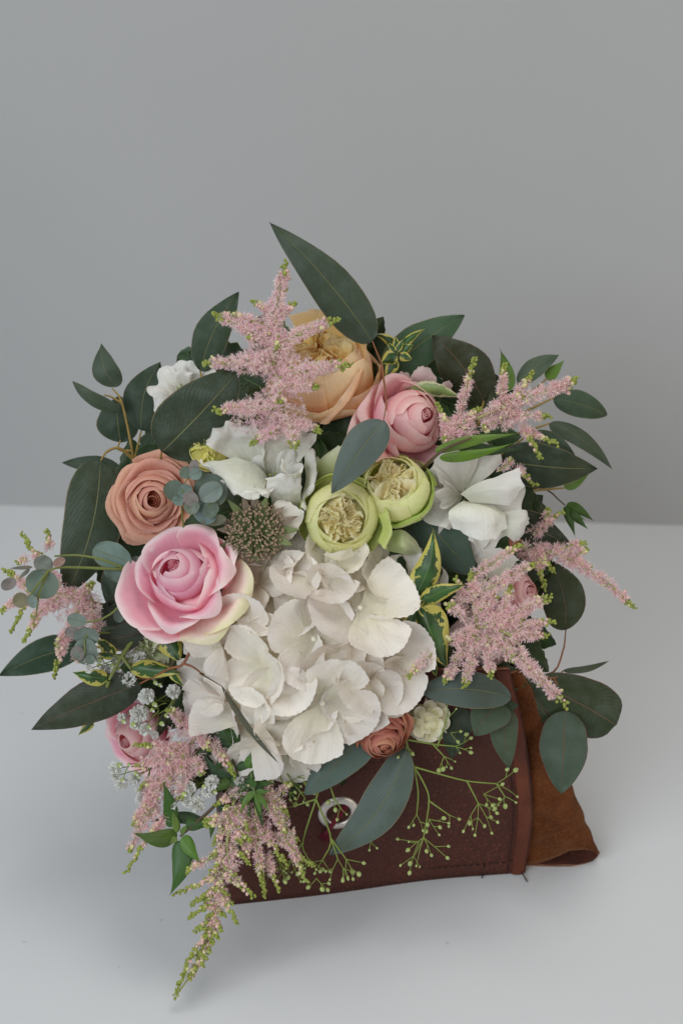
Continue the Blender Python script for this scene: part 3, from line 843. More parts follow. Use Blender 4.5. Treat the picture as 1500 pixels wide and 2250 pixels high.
c = mix_n(nt, math_n(nt, 'MULTIPLY', ss(nt, n2, 0.45, 0.7), 0.35), c, (0.26, 0.09, 0.028))
nt.links.new(c, b.inputs['Base Color']); b.inputs['Roughness'].default_value = 0.95; b.inputs['Specular IOR Level'].default_value = 0.1
b.inputs['Sheen Weight'].default_value = 0.25; b.inputs['Sheen Tint'].default_value = (0.8, 0.45, 0.25, 1)
bump(nt, b, math_n(nt, 'ADD', n2, math_n(nt, 'MULTIPLY', n1, 0.8)), 0.7, 0.0009); M['suede'] = m
m, nt, b = mat('brushed_nickel'); b.inputs['Metallic'].default_value = 1.0; b.inputs['Base Color'].default_value = (0.66, 0.61, 0.56, 1); b.inputs['Roughness'].default_value = 0.42
ob, uv = coords(nt); bump(nt, b, noise_n(nt, 500, 3, ob), 0.12, 0.0005); M['nickel'] = m
M['hole'] = plain('eyelet_shade', (0.035, 0.006, 0.010), 0.9, 0.4, 500)  # shade of the hole, put into a dark red colour
M['edge'] = plain('raw_leather_edge', (0.22, 0.10, 0.055), 0.9, 0.3, 400)

wrap = thing('leather_wrap', 'dark brown leather wrap with rust suede back, standing on the white table', 'leather wrap', (0.02, 0.56, 0.0))
wrap.location = (0.02, 0.56, 0.0)
WY = lambda x: 0.529 + (x - 500) * 3.5e-5
def fz(x, y, bulge=0): return (x, y, zplane(y, WY(x)) + bulge)
LE = [(540, 1560), (508, 1690), (486, 1835), (497, 1986)]
RE = [(1118, 1468), (1150, 1605), (1169, 1775), (1152, 1914)]
MD1 = [(690, 1510), (700, 1650), (712, 1808), (722, 1961)]
MD2 = [(890, 1474), (920, 1622), (940, 1795), (945, 1930)]
rows = []
for i in range(4):
    bl = (0, 14, 12, 0)[i]
    r = [fz(*LE[i], bl * 0.4), fz(*MD1[i], bl), fz(*MD2[i], bl), fz(*RE[i], 2)]
    if i == 3: r = [(x, y, ztable(y, 0.0008)) for x, y, _ in r]
    rows.append(r)
PG = patch_grid(rows, 26, 40)
front = MB().grid(PG).build('front_panel', [M['leather'], M['edge']], wrap)
md = front.modifiers.new('thickness', 'SOLIDIFY'); md.thickness = 0.0022; md.offset = 0; md.material_offset_rim = 1
# rolled hem down the right edge
du = np.gradient(PG, axis=1); dv = np.gradient(PG, axis=0); NN = np.cross(du, dv); NN /= np.linalg.norm(NN, axis=2)[..., None]
if np.dot(NN[10, 20], -FW) < 0: NN = -NN
E = PG[:, -1]; inn = PG[:, -3] ; nE = NN[:, -2]
HG_ = []
for i in range(26):
    row = []
    for k in range(11):
        a = k / 10 * math.pi
        w_ = 0.5 - 0.5 * math.cos(a)
        row.append(inn[i] * (1 - w_) + (E[i] + (E[i] - inn[i]) * 0.06) * w_ + nE[i] * (0.0007 + 0.0017 * math.sin(a) ** 0.8) - nE[i] * (0.006 * max(0, w_ - 0.85) / 0.15))
    HG_.append(row)
MB().grid(np.array(HG_)).build('hem', M['hem'], wrap)
# stitching
mb = MB()
line = spline(PG[:, -3] * 0.5 + PG[:, -4] * 0.5, 150); nl = spline(NN[:, -4], 150)
for i in range(20, 148, 3):
    mb.tube([line[i] + nl[i] * 0.0013, line[i + 1] + nl[i + 1] * 0.0018, line[min(149, i + 2)] + nl[min(149, i + 2)] * 0.0013], 0.00022, n=5, world=True)
bot = spline(PG[-3, -14:-3] * 0.7 + PG[-2, -14:-3] * 0.3, 36)
for i in range(0, 34, 3):
    mb.tube([bot[i] + NN[-3, -6] * 0.0012, bot[i + 1] + NN[-3, -6] * 0.0018, bot[i + 2] + NN[-3, -6] * 0.0012], 0.00022, n=5, world=True)
mb.build('stitching', M['thread'], wrap, kind='stuff')
for pts in ([(1063, 1902, 0), (1061, 1915, 0), (1058, 1929, 0)], [(1122, 1890, 0), (1140, 1908, 0), (1153, 1930, 0), (1157, 1937, 0)]):
    q = [(x, y, max(ztable(y, 0.001), zplane(min(y, 1912), WY(x)) + 9 if y < 1912 else -1e9)) for x, y, _ in pts]
    mb = MB(); mb.tube(q, 0.00042, 0.0003, n=5)
    mb.build('loose_thread', M['thread'], wrap)
# back of the wrap (closes it round the stems)
oval = [(-0.056, 0.5315), (-0.062, 0.560), (-0.052, 0.615), (0.0, 0.645), (0.065, 0.64), (0.088, 0.60), (0.086, 0.566)]
bk = spline(np.array([(x, y, 0) for x, y in oval]), 40)
MB().grid(np.stack([bk + np.array((0, 0, h)) for h in (0.001, 0.04, 0.08, 0.112)], 0)).build('back_panel', M['leather'], wrap)
# suede flap: folded at the right, its lower fold open
def sz(x, y, wy): return (x, y, zplane(y, wy))
def st(x, y, h): return (x, y, ztable(y, h))
rows = [[sz(1090, 1482, .557), sz(1112, 1478, .557), sz(1128, 1474, .557), sz(1140, 1471, .561), sz(1130, 1475, .566), sz(1115, 1478, .567), sz(1090, 1482, .567)],
        [sz(1095, 1600, .557), sz(1140, 1596, .556), sz(1178, 1590, .5555), sz(1198, 1588, .561), sz(1182, 1594, .569), sz(1150, 1598, .571), sz(1095, 1602, .571)],
        [sz(1100, 1740, .557), sz(1170, 1740, .554), sz(1226, 1740, .553), sz(1256, 1740, .561), sz(1235, 1746, .571), sz(1180, 1750, .573), sz(1100, 1750, .573)],
        [sz(1105, 1840, .557), sz(1180, 1832, .554), sz(1250, 1818, .554), sz(1290, 1820, .560), sz(1272, 1838, .566), sz(1200, 1850, .567), sz(1105, 1850, .567)],
        [st(1110, 1899, .001), st(1185, 1892, .003), st(1262, 1866, .012), st(1310, 1874, .007), st(1298, 1893, .001), st(1240, 1902, .001), st(1110, 1898, .001)]]
G = patch_grid(rows, 30, 44)
G = ruffle(G, 0.0007, 60, 3, rim=False)
sf = MB().grid(G).build('suede_flap', [M['leather'], M['edge'], M['suede']], wrap)
md = sf.modifiers.new('thickness', 'SOLIDIFY'); md.thickness = 0.0016; md.offset = 0; md.material_offset_rim = 1; md.material_offset = 2
# eyelet
_e0 = pw(742, 1779, zplane(1779, WY(742)) + 8)
_ij = np.unravel_index(np.argmin(np.linalg.norm(PG - _e0, axis=2)), PG.shape[:2])
_nz = NN[_ij]; _pt = _e0 + _nz * (np.dot(PG[_ij] - _e0, _nz) + 0.0012)
_rel = _pt - CO; _d = np.dot(_rel, FW)
ec = (750 + FPX * np.dot(_rel, RT) / _d, 1125 - FPX * np.dot(_rel, UP) / _d, (D0 - _d) / UN)
EA = axis_frame((np.dot(_nz, RT), np.dot(_nz, UP), -np.dot(_nz, FW))); es = sc(ec[2])
prof = [(26, -4), (26, 2), (28, 5.5), (32, 7.5), (36, 6.0), (39, 5.5), (43, 4), (46, 0.5), (46.5, -4)]
an = np.linspace(0, 2 * math.pi, 48, endpoint=False)
G = np.stack([np.stack([r * np.cos(an), r * np.sin(an), np.full(48, z)], -1) for r, z in prof], 0)
ey = MB().grid(place(G, ec, EA, es), closed=True).build('eyelet', M['nickel'], wrap)
G = np.stack([np.stack([r * np.cos(an), r * np.sin(an), np.full(48, z)], -1) for r, z in ((0.1, -2.6), (14, -2.4), (27, -2))], 0)
MB().grid(place(G, ec, EA, es), closed=True).build('eyelet_shade_disc', M['hole'], ey)  # solid disc closing the ring, dark colour stands for the shaded hole
cd = thing('cord', 'frayed dark red cord coming out of the nickel eyelet', 'cord', (ec[0], ec[1], ec[2]))
mb = MB()
for k in range(4):
    o_ = (k - 1.5) * 2.6
    mb.tube([(764 + o_, 1766, ec[2] + 2), (750 + o_, 1784, ec[2] + 12), (733 + o_ * 0.8, 1808, ec[2] + 12), (716 + o_, 1832, zplane(1832, WY(716)) + 22)], 3.0 * es, 2.6 * es, n=6)
mb.build('strand', M['cord'], cd)
mb = MB()
for k in range(70):
    a = math.radians(RNG.uniform(60, 190)); l = RNG.uniform(8, 20)
    p0 = (716 + RNG.uniform(-6, 6), 1832 + RNG.uniform(-4, 4), zplane(1832, WY(716)) + 20)
    p1 = (p0[0] + math.cos(a) * l, p0[1] + math.sin(a) * l, zplane(p0[1] + math.sin(a) * l, WY(716)) + 19 + RNG.uniform(-2, 4))
    mb.tube([p0, p1], 0.8 * es, 0.5 * es, n=4)
mb.build('fringe', M['cord'], cd, kind='stuff')

# ------------------------------------------------------------------ flowers
RG = 'roses in the bouquet'
# pink rose, front left
rose('large pink rose with curled pale outer petals in front of the white hydrangea', (402, 1264, 414), 104, (-0.24, 0.36, 0.90), 'pink', n=11, roll=0.6, group=RG, outer=3, seed=11, mats_out='pinkout', q_open=0.9, r_max=0.66, dropk=0.62,
     extra=[(120, 0.96, 0.34, 56, 0.10, 'pinkout'), (176, 0.94, 0.26, 50, 0.08, 'pinkout'), (66, 1.02, 0.40, 40, 0.16, 'pinkout'), (8, 0.92, 0.34, 44, 0.16, 'pinkout'), (318, 0.94, 0.26, 46, 0.14, 'pinkout'), (262, 1.06, 0.16, 48, 0.12, 'pinkout'),
            (208, 1.42, 0.20, 44, 0.06, 'pinkout'), (28, 1.10, 0.12, 40, 0.10, 'pinkout'), (244, 1.36, -0.16, 40, 0.10, 'pinkout'), (298, 1.34, -0.16, 42, 0.12, 'creamout'), (338, 1.36, -0.04, 46, 0.14, 'creamout')])
# copper rose
rose('copper coloured rose with many tight petals, behind the silver round leaves', (340, 1100, 300), 106, (0.06, -0.02, 0.98), 'copper', n=25, roll=0.2, group=RG, outer=8, seed=4, tight=0.95, dropk=0.62, r_max=0.95, q_open=0.3, ruffk=0.14)
# pink rose, upper right
rose('soft pink rose half hidden by the single blue grey leaf, right of the peach rose', (905, 922, 285), 96, (0.46, 0.16, 0.84), 'pink2', n=10, roll=0.9, group=RG, outer=3, seed=23, q_open=0.9, r_max=0.70, dropk=0.66,
     extra=[(172, 1.10, 0.0, 50, 0.12, 'pink2'), (118, 0.98, 0.12, 46, 0.10, 'pink2'), (225, 1.10, 0.06, 44, 0.12, 'pink2'), (280, 1.04, 0.10, 46, 0.06, 'pink2'), (60, 0.86, 0.10, 46, 0.08, 'pink2'), (198, 1.22, -0.25, 40, 0.14, 'pink2')])
# terracotta rose glimpse, pink roses right and lower right, pink rose lower left
rose('small terracotta rose showing between the white flower and a dark leaf at right', (1128, 1200, 150), 48, (0.3, 0.2, 0.9), 'coral', n=14, group=RG, seed=31)
rose('pink rose peeping out behind the right hand astilbe plume', (1140, 1305, 195), 66, (0.55, 0.25, 0.75), 'pink2', n=18, group=RG, seed=35)
rose('dusty pink rose under the right hand astilbe plume, above the leather', (1065, 1418, 215), 88, (0.25, -0.55, 0.75), 'blush', n=18, group=RG, seed=38, roll=0.6)
rose('pale pink rose at lower left below the long dark leaf', (304, 1618, 172), 80, (-0.50, -0.20, 0.80), 'pink2', n=10, group=RG, seed=41, mats_out='pinkout', outer=3, q_open=0.9, r_max=0.7, dropk=0.66, extra=[(150, 1.08, 0.15, 50, 0.1, 'pinkout'), (205, 1.12, 0.1, 48, 0.1, 'pinkout'), (260, 1.1, 0.1, 46, 0.12, 'pinkout'), (95, 1.0, 0.15, 46, 0.1, 'pinkout'), (320, 1.1, 0.1, 50, 0.1, 'pinkout')])
rose('brick coloured rose hanging over the leather below the hydrangea', (836, 1616, 322), 80, (0.22, -0.50, 0.84), 'coral', n=22, group=RG, seed=44, outer=5, tight=0.9, dropk=0.9, q_open=0.85)
# green garden roses
GRG = 'green white garden roses'
t, A, s = garden_rose('round green white garden rose with a crumpled cream heart, lower of the pair', (750, 1138, 372), 92, (0.02, -0.06, 1.0), roll=0.2, group=GRG, seed=3, hole=0.56)
free_petal(t, [[(830, 1130, 380), (840, 1160, 380), (830, 1190, 375)], [(852, 1125, 395), (860, 1165, 400), (842, 1205, 390)], [(846, 1112, 385), (858, 1170, 378), (850, 1208, 375)]], 'grnout', 4, 60, 6, name='guard_petal')
free_petal(t, [[(720, 1215, 400), (745, 1222, 402), (765, 1215, 400)], [(715, 1222, 425), (745, 1232, 432), (778, 1222, 425)], [(708, 1220, 440), (748, 1210, 452), (772, 1202, 440)]], 'cream', 3, 60, 7, name='guard_petal')
t, A, s = garden_rose('small green white garden rose touching the blue grey leaf, upper of the pair', (866, 1072, 338), 84, (-0.20, 0.46, 0.86), roll=0.9, group=GRG, seed=8, hole=0.62, guard=6)
# peach garden rose
t, A, s = garden_rose('large peach garden rose behind the tall astilbe plume', (708, 812, 222), 120, (-0.14, 0.74, 0.66), roll=0.5, group=RG, seed=14, hole=0.64, mats=('peach', 'peach', 'apricot'), quarters=4)
free_petal(t, [[(770, 870, 225), (790, 840, 225), (795, 800, 225)], [(745, 895, 275), (780, 862, 280), (798, 818, 270)], [(720, 928, 300), (762, 886, 312), (796, 812, 292)], [(698, 934, 290), (742, 880, 306), (788, 822, 292)]], 'peach', 4, 50, 3, name='guard_petal', label='outer peach petal rolled outwards')
free_petal(t, [[(760, 760, 230), (780, 780, 230), (785, 800, 230)], [(785, 725, 262), (800, 760, 265), (802, 800, 262)], [(790, 718, 270), (805, 742, 272), (803, 770, 268)]], 'peach', 4, 50, 4, name='guard_petal')
free_petal(t, [[(650, 740, 260), (700, 725, 260), (750, 740, 260)], [(640, 705, 280), (700, 692, 285), (760, 712, 282)], [(632, 690, 290), (690, 680, 292), (735, 690, 290)]], 'peach', 3, 50, 5, name='guard_petal')
# yellow and pale green ruffled flowers
garden_rose('yellow ruffled flower peeping out left of the white lisianthus', (460, 988, 335), 44, (-0.1, 0.2, 0.95), seed=20, hole=0.8, mats=('yel', 'yel', 'yel'), quarters=3)
garden_rose('pale green ruffled flower below the large pink rose', (335, 1432, 255), 60, (-0.1, -0.4, 0.9), seed=21, hole=0.85, mats=('palegrn', 'palegrn', 'palegrn'), quarters=5)

# white lisianthus, centre left
LG = 'white lisianthus flowers'
t = thing('lisianthus', 'white ruffled lisianthus under the tall astilbe plume', 'lisianthus', (580, 1030, 350), LG)
stem(t, to_bind((580, 1040, 300)), 6, 6)
free_petal(t, [[(570, 1060, 345), (575, 1050, 345), (585, 1050, 345), (592, 1052, 345)], [(510, 1010, 375), (535, 990, 372), (570, 990, 375), (580, 1020, 380)], [(468, 988, 395), (500, 950, 385), (545, 950, 390), (578, 985, 400)], [(458, 985, 388), (500, 932, 380), (548, 938, 385), (580, 965, 395)]], 'lis', 14, 70, 1, 22, 22)
free_petal(t, [[(588, 1050, 372), (582, 1040, 378), (560, 1020, 385), (520, 1005, 395)], [(580, 1072, 405), (555, 1065, 412), (515, 1040, 412), (478, 1012, 408)], [(590, 1085, 425), (540, 1094, 430), (490, 1060, 422), (442, 1018, 405)], [(596, 1072, 418), (540, 1098, 420), (482, 1062, 414), (438, 1012, 400)]], 'lis', 11, 70, 2, 22, 22)
free_petal(t, [[(580, 1050, 345), (600, 1045, 345), (620, 1040, 345), (635, 1040, 345)], [(570, 1000, 370), (605, 995, 365), (645, 995, 362), (662, 1010, 360)], [(562, 968, 392), (610, 955, 382), (655, 958, 376), (688, 975, 372)], [(572, 958, 388), (615, 944, 376), (660, 945, 372), (703, 952, 370)]], 'lis', 14, 70, 3, 22, 22)
free_petal(t, [[(600, 1075, 360), (620, 1070, 360), (645, 1068, 360), (660, 1065, 360)], [(592, 1062, 398), (620, 1056, 406), (645, 1050, 402), (662, 1045, 395)], [(585, 1050, 405), (620, 1044, 416), (648, 1036, 412), (664, 1034, 398)]], 'lis', 9, 70, 4, 22, 22)
free_petal(t, [[(600, 1120, 350), (630, 1125, 352), (655, 1115, 350)], [(592, 1085, 392), (628, 1085, 402), (660, 1078, 392)], [(584, 1050, 405), (625, 1046, 415), (662, 1038, 400)]], 'lis', 9, 70, 5, 22, 22)
free_petal(t, [[(630, 1050, 380), (640, 1060, 385), (650, 1062, 385), (660, 1055, 380)], [(626, 1020, 402), (632, 1042, 415), (655, 1044, 415), (668, 1022, 402)], [(628, 1010, 405), (630, 1035, 425), (660, 1036, 424), (672, 1014, 406)]], 'lis', 8, 70, 6, 22, 22)
free_petal(t, [[(650, 1100, 345), (665, 1080, 345), (672, 1050, 345), (668, 1020, 345)], [(662, 1108, 375), (682, 1070, 378), (684, 1030, 372), (676, 990, 365)], [(656, 1112, 380), (692, 1060, 380), (694, 1020, 372), (682, 980, 362)]], 'lis', 12, 70, 7, 22, 22)
ruffled('', (600, 1048, 372), 70, (0.0, 0.3, 0.95), [(40, 0.9, 0.2, 44), (120, 0.8, 0.25, 40), (330, 0.8, 0.3, 40), (250, 0.6, 0.4, 40)], 'lis', LG, 5, 0.16, t=t)
t = ruffled('pure white lisianthus with folded petals at the right, above the blue leaf', (1036, 1092, 275), 116, (0.10, -0.02, 0.99), [(120, 0.98, 0.26, 38), (78, 1.06, 0.05, 30), (352, 1.06, 0.06, 38), (300, 1.04, 0.0, 38), (258, 1.06, 0.0, 40), (200, 0.98, 0.20, 34), (158, 1.0, 0.16, 30), (176, 0.72, 0.30, 26)], 'lisr', LG, 7, 0.13)
free_petal(t, [[(1010, 1085, 310), (1020, 1092, 316), (1034, 1104, 312)], [(1050, 1060, 336), (1064, 1080, 352), (1072, 1106, 332)], [(1105, 1042, 350), (1112, 1074, 366), (1116, 1108, 340)], [(1148, 1026, 346), (1146, 1062, 356), (1126, 1104, 330)]], 'lisr', 5, 45, 3)
free_petal(t, [[(1016, 1100, 305), (1036, 1104, 308), (1070, 1110, 306), (1084, 1112, 305)], [(988, 1120, 342), (1030, 1112, 356), (1075, 1118, 352), (1106, 1128, 332)], [(980, 1142, 350), (1032, 1142, 372), (1085, 1146, 364), (1114, 1142, 336)], [(992, 1164, 338), (1034, 1180, 356), (1088, 1180, 350), (1112, 1158, 328)]], 'lisr', 6, 45, 7)
free_petal(t, [[(1080, 1128, 304), (1092, 1146, 306), (1096, 1160, 304)], [(1125, 1122, 322), (1125, 1152, 336), (1114, 1178, 320)], [(1150, 1120, 322), (1155, 1144, 332), (1124, 1188, 314)], [(1162, 1136, 306), (1150, 1160, 314), (1118, 1192, 302)]], 'lisr', 6, 50, 8)
ruffled('white lisianthus half hidden behind the broad dark leaf at upper left', (400, 856, 180), 72, (-0.20, 0.45, 0.87), [(100, 1.0, 0.1, 46), (160, 1.05, 0.1, 44), (40, 1.05, 0.1, 44), (220, 0.9, 0.2, 40), (330, 0.9, 0.2, 40), (80, 0.5, 0.35, 44), (200, 0.5, 0.35, 44)], 'lisr', LG, 12, 0.12)
# small white flowers between the hydrangea and the right plume
t = thing('lisianthus', 'small white lisianthus between the hydrangea and the upright variegated leaf', 'lisianthus', (955, 1270, 300), LG)
stem(t, to_bind((950, 1280, 260)), 5, 5)
free_petal(t, [[(920, 1290, 290), (940, 1295, 290), (960, 1300, 290)], [(905, 1255, 310), (935, 1250, 315), (965, 1260, 310)], [(885, 1225, 318), (930, 1215, 322), (965, 1240, 315)]], 'lisr', 9, 52, 1)
free_petal(t, [[(950, 1300, 290), (960, 1290, 290), (965, 1275, 290)], [(965, 1300, 315), (978, 1280, 318), (975, 1255, 312)], [(972, 1302, 318), (986, 1270, 322), (966, 1236, 316)]], 'lisr', 9, 52, 2)
free_petal(t, [[(920, 1300, 292), (935, 1305, 292), (950, 1305, 292)], [(905, 1300, 312), (935, 1310, 318), (960, 1306, 314)], [(908, 1320, 315), (935, 1325, 318), (958, 1318, 314)]], 'lisr', 9, 52, 3)
t = thing('lisianthus', 'blush white lisianthus petals behind the right hand astilbe plume', 'lisianthus', (1080, 1240, 230), LG)
stem(t, to_bind((1080, 1260, 200)), 5, 5)
free_petal(t, [[(1070, 1270, 225), (1085, 1275, 225), (1110, 1270, 225)], [(1045, 1235, 250), (1085, 1225, 255), (1130, 1235, 245)], [(1040, 1218, 255), (1085, 1200, 258), (1140, 1225, 248)]], 'lisr', 7, 45, 1)
free_petal(t, [[(1060, 1270, 230), (1085, 1285, 232), (1110, 1280, 230)], [(1040, 1270, 255), (1080, 1290, 262), (1125, 1285, 252)], [(1045, 1290, 258), (1085, 1312, 262), (1130, 1300, 250)]], 'lisr', 7, 45, 2)
# pale green buds
t = thing('lisianthus_bud', 'pale green lisianthus bud right of the lower garden rose', 'flower bud', (880, 1190, 330), 'pale green buds')
stem(t, to_bind((870, 1180, 290)), 5, 5)
for k in range(3):
    free_petal(t, [[(848, 1172 + k * 4, 318), (850, 1190 + k * 3, 322), (852, 1210, 318)], [(880, 1164 + k * 6, 345 + k * 5), (882, 1190 + k * 5, 356 + k * 4), (880, 1216, 340)], [(905, 1180 + k * 5, 336), (908, 1200 + k * 4, 342), (902, 1220, 332)], [(922, 1206, 322), (924, 1208, 322), (922, 1212, 320)]], 'palegrn', 2, 40, k)
t = thing('lisianthus_bud', 'pale green lisianthus bud above the lower garden rose', 'flower bud', (735, 1010, 330), 'pale green buds')
stem(t, to_bind((730, 1030, 290)), 5, 5)
free_petal(t, [[(700, 1050, 320), (715, 1055, 325), (735, 1050, 320)], [(700, 1015, 345), (725, 1010, 352), (745, 1020, 345)], [(735, 985, 345), (748, 978, 348), (764, 980, 340)]], 'palegrn', 2, 40, 1)
free_petal(t, [[(690, 1055, 318), (695, 1058, 320), (702, 1056, 318)], [(686, 1025, 335), (696, 1022, 340), (706, 1025, 335)], [(692, 1006, 332), (698, 1004, 334), (704, 1008, 332)]], 'palegrn', 2, 40, 2)
# blush petals behind the upper pink rose
t = thing('sweet_pea', 'dusty pink sweet pea between the pink rose and the brown green leaf', 'sweet pea', (930, 840, 210))
stem(t, to_bind((930, 860, 190)), 4, 4)
free_petal(t, [[(905, 870, 205), (920, 872, 205), (940, 870, 205)], [(900, 838, 222), (930, 830, 228), (958, 840, 220)], [(908, 815, 226), (935, 804, 232), (958, 822, 222)]], 'blush', 7, 45, 1)
free_petal(t, [[(870, 870, 215), (885, 872, 215), (900, 870, 215)], [(868, 845, 228), (885, 838, 232), (905, 845, 228)], [(872, 826, 230), (890, 820, 232), (904, 832, 228)]], 'blush', 7, 45, 2)
free_petal(t, [[(960, 870, 205), (975, 872, 205), (985, 870, 205)], [(965, 850, 218), (980, 848, 220), (992, 852, 216)], [(972, 838, 220), (984, 836, 222), (996, 846, 217)]], 'blush', 7, 45, 3)

# astrantia
t = thing('astrantia', 'round brown green astrantia head between the pink rose and garden rose', 'astrantia', (562, 1160, 420))
stem(t, to_bind((562, 1165, 380)), 5, 5)
c0 = np.array((562, 1168, 392.0)); A = axis_frame((0.02, 0.12, 0.98)); s = sc(392)
mb = MB()
for k in range(380):
    f = (k + 0.5) / 380; th = k * 2.399963
    ph = math.acos(1 - f * 0.98)
    d = np.array((math.sin(ph) * math.cos(th), math.sin(ph) * math.sin(th), math.cos(ph)))
    L = 63 * RNG.uniform(0.86, 1.1)
    d2 = unit(d + 0.10 * rand_dirs(1)[0])
    p0 = pw(*c0) + A @ d * 18 * s; p1 = pw(*c0) + A @ (d2 * L * np.array((1, 1, 0.8))) * s
    mb.tube([p0, p1], 1.2 * s, 0.9 * s, n=4, world=True, m=1)
    for q in range(3):
        ico_add(mb, p1 + rand_dirs(1)[0] * 1.6 * s, RNG.uniform(1.7, 2.8) * s, 0, m=0)
mb.build('stamen_cluster', [M['astr'], M['astrg']], t, kind='stuff')
mb = MB(); ico_add(mb, pw(*c0), 24 * s, 2); mb.build('receptacle', M['astrg'], t)
for k in range(16):
    a = k * 2 * math.pi / 16 + RNG.uniform(-.1, .1); L = 90 * RNG.uniform(0.9, 1.12)
    if math.sin(a) < -0.5: L *= 0.8
    leaf(t, (c0[0] + math.cos(a) * 26, c0[1] - math.sin(a) * 26, 388), (c0[0] + math.cos(a) * L, c0[1] - math.sin(a) * L, 412 + RNG.uniform(-8, 8)), 19, (0.22, 0.17, 0.13) if k % 3 else (0.16, 0.2, 0.08), mt='leafr', name='bract', nv=10, nu=5, arch=6)

# cream cluster bloom
t = thing('dahlia', 'small ivory pompon dahlia below the blue leaf, over the leather', 'dahlia', (940, 1575, 255))
stem(t, to_bind((940, 1560, 220)), 5, 5)
A = axis_frame((0.1, -0.5, 0.85)); s = sc(240)
for k in range(30):
    f = (k + 0.5) / 30; th = k * 2.399963; ph = math.acos(1 - f * 1.25)
    d = np.array((math.sin(ph) * math.cos(th), math.sin(ph) * math.sin(th), math.cos(ph)))
    x = unit(np.cross(d, (0.2, 0.3, 0.9))); y = np.cross(d, x)
    G = np.zeros((6, 9, 3))
    for i in range(6):
        for j in range(9):
            vv = i / 5; a = -1.9 + 3.8 * j / 8
            r = 12.5 * (0.45 + 0.65 * vv ** 0.7)
            G[i, j] = d * (30 + 21 * vv - 3.5 * (j / 4 - 1) ** 2 * vv) + x * r * math.sin(a) + y * (r * math.cos(a) - 3)
    MB().grid(place(G, (940, 1580, 250), A, s)).build('petal', M['cream'], t)
mb = MB(); ico_add(mb, pw(940, 1580, 250), 36 * s, 2); mb.build('heart', M['cream'], t)

# ---- hydrangea
hy = thing('hydrangea', 'large white hydrangea head in the middle of the bouquet', 'hydrangea', (665, 1440, 300))
stem(hy, to_bind((680, 1460, 180)), 8, 8)
def zh(x, y, d=0):
    r2 = ((x - 665) / 300.0) ** 2 + ((y - 1440) / 300.0) ** 2
    return 235 + 180 * math.sqrt(max(0.02, 1 - r2)) + d
def nh(x, y, tx=0, ty=0): return ((x - 665) / 330 + tx, -(y - 1440) / 330 + ty, 0.82)
FL = [(706, 1262, 92, 0.5, 0, 0, 0), (790, 1336, 108, 0.35, 0, 0, 14), (690, 1404, 98, -0.41, 0, 0.1, 10), (524, 1402, 98, -0.35, 0, -0.15, -2),
      (708, 1545, 108, -0.32, 0, 0, 12), (606, 1462, 98, 0.55, 0.1, 0, -2), (832, 1462, 100, 0.6, 0, 0, -10), (785, 1515, 80, 0.3, 0, -0.1, -10),
      (545, 1590, 102, 0.9, 0, -0.1, -10), (618, 1318, 92, 0.9, 0, 0, -14), (612, 1650, 92, 0.2, 0, -0.2, -25), (850, 1262, 86, 0.1, 0, 0, -16),
      (560, 1480, 92, 0.1, -0.1, 0, -12), (866, 1400, 78, 0.8, 0.1, 0, -26), (848, 1500, 66, 0.5, 0.1, 0, -28), (640, 1540, 90, 1.2, 0, 0, -18),
      (478, 1470, 84, 0.5, -0.2, -0.1, -30), (740, 1480, 88, 0.9, 0, 0, -20), (560, 1280, 84, 0.3, 0, 0, -16), (760, 1240, 84, 1.1, 0, 0.1, -16),
      (690, 1340, 84, 1.0, 0, 0, -24), (480, 1560, 80, 0.0, -0.2, -0.1, -36), (720, 1630, 82, 0.8, 0, -0.3, -40), (620, 1220, 76, 0.6, 0, 0.2, -22),
      (880, 1478, 60, 0.1, 0.1, 0, -48), (870, 1320, 80, 1.3, 0.1, 0, -30)]
for i, (x, y, L, ro, tx, ty, dz) in enumerate(FL):
    rr_ = random.Random(i * 7 + 1)
    floret(hy, (x, y, zh(x, y, dz)), L * 1.16, nh(x, y, tx + rr_.uniform(-0.22, 0.22), ty + rr_.uniform(-0.22, 0.22)), ro, 5 + i * 1.37, cup=0.14)
# the sepal lying under the astrantia
free_petal(hy, [[(620, 1200, 370), (615, 1180, 372), (590, 1165, 375)], [(645, 1178, 385), (635, 1140, 388), (600, 1110, 388)], [(656, 1160, 388), (668, 1128, 390), (625, 1092, 388)]], 'hyd', 4, 40, 3, name='sepal')

# ------------------------------------------------------------------ eucalyptus and other foliage
EG = 'eucalyptus sprigs in the bouquet'
def lf(b, t, w, c=GG, **k): return dict(b=b, t=t, w=w, c=c, **k)
# upper left
sprig('upper left eucalyptus sprig with small spread leaves on an amber stem', [
    lf((258, 850, 190), (224, 755, 200), 60, (0.075, 0.10, 0.088), bend=-14, arch=8, tilt=18),
    lf((266, 902, 190), (160, 838, 210), 40, (0.085, 0.112, 0.098), bend=-12, tilt=35, arch=6),
    lf((266, 972, 130), (262, 868, 110), 92, (0.045, 0.07, 0.06), bend=-6, arch=10),
    lf((311, 946, 150), (353, 795, 150), 88, (0.05, 0.075, 0.065), bend=-16, arch=12)],
    [[(295, 1030, 150), (290, 985, 175), (268, 885, 190), (247, 853, 192)], [(268, 886, 190), (245, 872, 196), (230, 868, 200)], [(291, 990, 172), (260, 988, 150), (265, 968, 132)], [(293, 1020, 160), (305, 970, 150), (311, 945, 150)]], group=EG, mt='stemor', r=3.6)
sprig('broad dark eucalyptus leaf at upper left, in front of the white flower', [
    lf((356, 992, 330), (525, 813, 385), 156, (0.046, 0.062, 0.046), widest=0.42, k=1.05, arch=14, bend=4, cup=0.12)],
    [[(345, 1040, 270), (356, 992, 330)]], group=EG)
